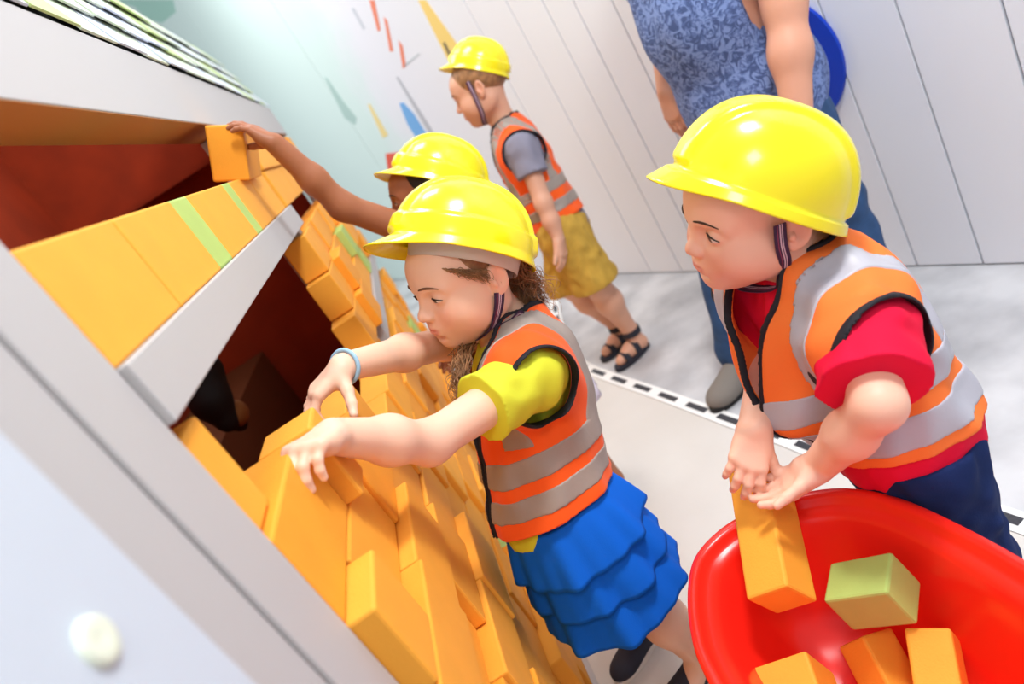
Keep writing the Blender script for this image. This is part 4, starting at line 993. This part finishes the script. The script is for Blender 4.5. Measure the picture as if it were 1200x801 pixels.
def walking_boy():
    root = empty('person', (.44, 2.47, 0), 'child in khaki shorts, grey shirt and sandals walking past the white boards', 'person')
    s = 1.08; hc = V3(.462, 2.512, 1.128); HR = fr((-.90, .36, .06), (.05, .1, .99))
    Nk = V3(.470, 2.505, .968); Pv = V3(.455, 2.455, .585); shL, shR = V3(.462, 2.392, .900), V3(.488, 2.618, .920)
    elL, wrL = dp(637, 238, 2.37), dp(655, 280, 2.385); elR, wrR = V3(.42, 2.64, .73), V3(.33, 2.60, .62)
    tp, R, A, H = torso_prims(Pv, Nk, (-.93, .30, 0), 1.08, shL, shR)
    P = head_prims(hc, HR, s, Nk-A*.02, .034)+tp+chain([shL, elL, elL*.5+wrL*.5, wrL], [.037, .030, .028, .021], .02)+chain([shR, elR, wrR], [.036, .028, .021], .02)
    hips = [Pv+R @ V3(q*.055, 0, -.03) for q in (1, -1)]; knees = [dp(697, 330, 2.52), dp(666, 332, 2.64)]; anks = [dp(738, 386, 2.665), dp(722, 380, 2.80)]
    for h_, k_, a_ in zip(hips, knees, anks):
        P += chain([h_, k_, k_*.6+a_*.4, a_], [.070, .047, .047, .029], .03)
        toe = V3(a_[0]-.095, a_[1]-.03, .030); P += chain([V3(a_[0]+.015, a_[1], .035), V3(a_[0]-.04, a_[1]-.012, .038), toe], [.026, .027, .020], .02)
        P += [rc(a_, V3(a_[0]+.005, a_[1], .04), .029, .027, .02)]
        # sandal: sole slab and straps
        hd = unit(V3(-.95, -.3, 0)); l = V3(.3, -.95, 0); heel = V3(a_[0]+.03, a_[1]+.01, 0); n = 28; Vb = []
        for z in (.001, .019):
            for k in range(n):
                t = 2*math.pi*k/n; Vb.append(heel+hd*(.078+.09*math.cos(t))+l*(.037+.005*math.cos(t))*math.sin(t)+V3(0, 0, z))
        so = mesh_obj('sandal', Vb, [list(range(n))[::-1], list(range(n, 2*n))]+[[k, (k+1) % n, n+(k+1) % n, n+k] for k in range(n)], 'sandal', root)
        for q, hgt in ((.115, .048), (.06, .068)):
            ribbon('strap', catmull([heel+hd*q-l*.036+V3(0, 0, .015), heel+hd*(q-.003)-l*.030+V3(0, 0, hgt*.75), heel+hd*(q-.006)+V3(0, 0, hgt+.006), heel+hd*(q-.003)+l*.030+V3(0, 0, hgt*.75), heel+hd*q+l*.036+V3(0, 0, .015)], 5), [unit(l*math.cos(t)+V3(0, 0, 1)*math.sin(t)) for t in np.linspace(math.pi, 0, 21)], .024, 'sandal', so, .004)
        ct = a_+V3(0, 0, -.008); ribbon('strap', [ct+V3(math.cos(t), math.sin(t), 0)*.036 for t in np.linspace(0, 2*math.pi, 25)], [V3(math.cos(t), math.sin(t), 0) for t in np.linspace(0, 2*math.pi, 25)], .024, 'sandal', so, .004)
    hL, nL = hand_prims(wrL, cdir(.25, .95, .1), cdir(-.8, .2, .5), cdir(-.4, .1, -.6), 1.05, ((.25, .35, .3),)*4, .08, ((.85, .35, .2), 0)); hR, nR = hand_prims(wrR, (-.5, 0, -.85), (0, -1, 0), (-.8, 0, .4), 1.05); P += hL+hR
    lo, hi = head_box(hc, HR, s); V, Q = solid(P, .005, [(lo, hi, .0032), (*pbox(hL, .004), .003)])
    body = mesh_obj('body', V, Q, 'skin_light', root, smooth=True); paint_skin(body, 'skin_light', [(hc, HR, s)], (), .3)
    eyes(hc, HR, s, root, (0, 0), head_prims(hc, HR, s, Nk, .034), 'brow_brown', .0016, .004)
    shirt(root, tp, [(shL, elL, .041, .047), (shR, elR, .041, .047)], Pv, R, -.05, .0045, 'shirt_grey', sleeve=.50, Nk=Nk, H=H, neck_r=.047, s=1.08)
    vest(root, tp, Pv, R, H, 1.08, shL, shR, Nk, .02, [(.055, .095), (.125, .165)], .0042, ra=.066, off=.021, vdeep=.3, sband=(.05, .085))
    t_, _ = trousers(root, hips, knees, anks, Pv, R, .0045, 'khaki', top=.05, s=1.08, r=(.080, .072, .06), cutz=.355); t_.name = 'shorts'
    helmet(hc+V3(.026, .0, .056), fr((-.64, .36, .68), (.66, .0, .75)), .86, root, rim=0, band=False)
    cap_hair(root, hc, HR, s, 'hair_brown', .0035, -.06, .03, .004, -.005)
    W = lambda *q: hc+HR @ (V3(*q)*s)
    ribbon('chin_strap', catmull([W(.079, .010, .03), W(.078, .012, -.02), W(.066, .02, -.07), W(.03, .035, -.10), W(-.03, .035, -.10), W(-.07, .015, -.05)], 6), [unit(HR @ V3(math.sin(a_), .1, -math.cos(a_)*.9)) for a_ in np.linspace(1.6, -1.4, 31)], .016, 'strap_purple', root)
walking_boy()

def pattern_mat():
    m = bpy.data.materials.new('blue_floral'); m.use_nodes = True; MATS['blue_floral'] = m; nt = m.node_tree; b = nt.nodes['Principled BSDF']; b.inputs['Roughness'].default_value = .85
    tc = nt.nodes.new('ShaderNodeTexCoord'); n = nt.nodes.new('ShaderNodeTexNoise'); n.inputs['Scale'].default_value = 44; n.inputs['Detail'].default_value = 3; n.inputs['Distortion'].default_value = 2.2
    nt.links.new(tc.outputs['Object'], n.inputs['Vector']); r = nt.nodes.new('ShaderNodeValToRGB'); el_ = r.color_ramp.elements
    el_[0].position = .40; el_[0].color = s2l((66, 84, 130))+(1,); el_[1].position = .56; el_[1].color = s2l((120, 142, 194))+(1,)
    e = el_.new(.47); e.color = s2l((84, 104, 156))+(1,)
    nt.links.new(n.outputs['Fac'], r.inputs[0]); nt.links.new(r.outputs[0], b.inputs['Base Color'])
pattern_mat()
def woman():
    root = empty('person', (.85, 1.78, 0), 'adult in blue patterned short-sleeved shirt and jeans standing by the boards', 'person')
    s = 1.12; hc = V3(.90, 1.78, 1.60); HR = fr((-.85, -.5, -.2), (0, 0, 1))
    Nk = V3(.935, 1.80, 1.405); Pv = V3(.935, 1.765, .835); shL, shR = V3(1.045, 1.615, 1.30), V3(.93, 1.965, 1.315)
    elL, wrL = dp(919, 4, 1.56), dp(937, 148, 1.60); elR, wrR = V3(.955, 2.05, 1.06), dp(782, 106, 2.04)
    tp, R, A, H = torso_prims(Pv, Nk, (-.86, -.5, 0), 1.72, shL, shR, 1.12)
    tp.append(el(Pv+R @ V3(0, .05, .16), (.14, .11, .16), R, .06)); tp.append(el(Pv+R @ V3(0, 0, -.10), (.165, .135, .16), R, .06))
    P = head_prims(hc, HR, s, Nk-A*.02, .05)+tp+chain([shL, elL, elL*.6+wrL*.4, wrL], [.055, .044, .044, .031], .03)+chain([shR, elR, elR*.6+wrR*.4, wrR], [.055, .044, .043, .031], .03)
    hips = [Pv+R @ V3(q*.085, 0, -.06) for q in (1, -1)]; knees = [V3(.965, 1.665, .44), V3(.74, 1.87, .44)]; anks = [V3(.985, 1.66, .085), V3(.645, 1.875, .085)]
    for h_, k_, a_ in zip(hips, knees, anks): P += chain([h_, k_, a_], [.078, .055, .042], .04)
    hL, _ = hand_prims(wrL, cdir(.2, .95, .1), cdir(-.9, .2, .2), cdir(-.3, .1, -.7), 1.5, ((.25, .35, .3),)*4); hR, _ = hand_prims(wrR, cdir(.32, .94, .1), cdir(.8, -.2, .3), cdir(-.5, .1, -.7), 1.5, ((.2, .3, .3),)*4); P += hL+hR
    lo, hi = head_box(hc, HR, s); V, Q = solid(P, .0065, [(lo, hi, .004), (*pbox(hR, .004), .0035)])
    body = mesh_obj('body', V, Q, 'skin_adult', root, smooth=True); paint_skin(body, 'skin_adult', [(hc, HR, s)], (), .3)
    eyes(hc, HR, s, root, (0, 0), head_prims(hc, HR, s, Nk, .05), 'brow_brown', .0016, .004)
    cap_hair(root, hc, HR, s, 'hair_brown', .005, -.1, .035, .010, -.06)
    shirt(root, tp, [(shL, elL, .066, .072), (shR, elR, .066, .072)], Pv, R, -.21, .006, 'blue_floral', sleeve=.6, Nk=Nk, H=H, neck_r=.065, s=1.1, off=.016, amp=.006, wl=.16)
    trousers(root, hips, knees, anks, Pv, R, .007, 'jeans', top=.05, s=1.6, r=(.054, .046, .042), off=.008, amp=.004, wl=.1, pel=(.085, .07, .07))
    for a_, d in zip(anks, ((-.9, -.4), (-.9, -.4))): shoe('shoe', V3(a_[0]+.04, a_[1]+.02, .001), d, 1.6, 'boot_grey', 'rubber', root)
woman()
# blue disc fixed on the boards
mat('disc_blue', (8, 62, 186), .45)
dc = wl(915, 78); rad = .205; n = 64; u_, z_ = WU, V3(0, 0, 1)
tag(prism('wall_disc', [dc+(u_*math.cos(t)+z_*math.sin(t))*rad+WN*.001 for t in np.linspace(0, 2*math.pi, n, endpoint=False)], WN, .012, 'disc_blue'), 'flat round blue disc mounted on the white boards behind the adult', 'wall disc')
# unidentified dark bent shape with a pale end, seen inside the house
mat('inside_black', (16, 14, 14), .7); mat('inside_tan', (150, 100, 48), .7); mat('inside_green', (92, 96, 50), .7)
P = [rc(pX(232, 440, -.75), pX(248, 470, -.75), .075, .055, .03), rc(pX(248, 470, -.75), pX(266, 492, -.75), .05, .03, .03), rc(pX(266, 492, -.75), pX(282, 497, -.75), .03, .022, .02)]
V, Q = solid(P, .008); o = mesh_obj('dark_shape', V, Q, 'inside_black', smooth=True); tag(o, 'unidentified dark shape with pale end inside the playhouse', 'unidentified shape')
V, Q = solid([el(pX(277, 484, -.73), (.035, .05, .04))], .008); mesh_obj('pale_end', V, Q, 'inside_tan', o, smooth=True)
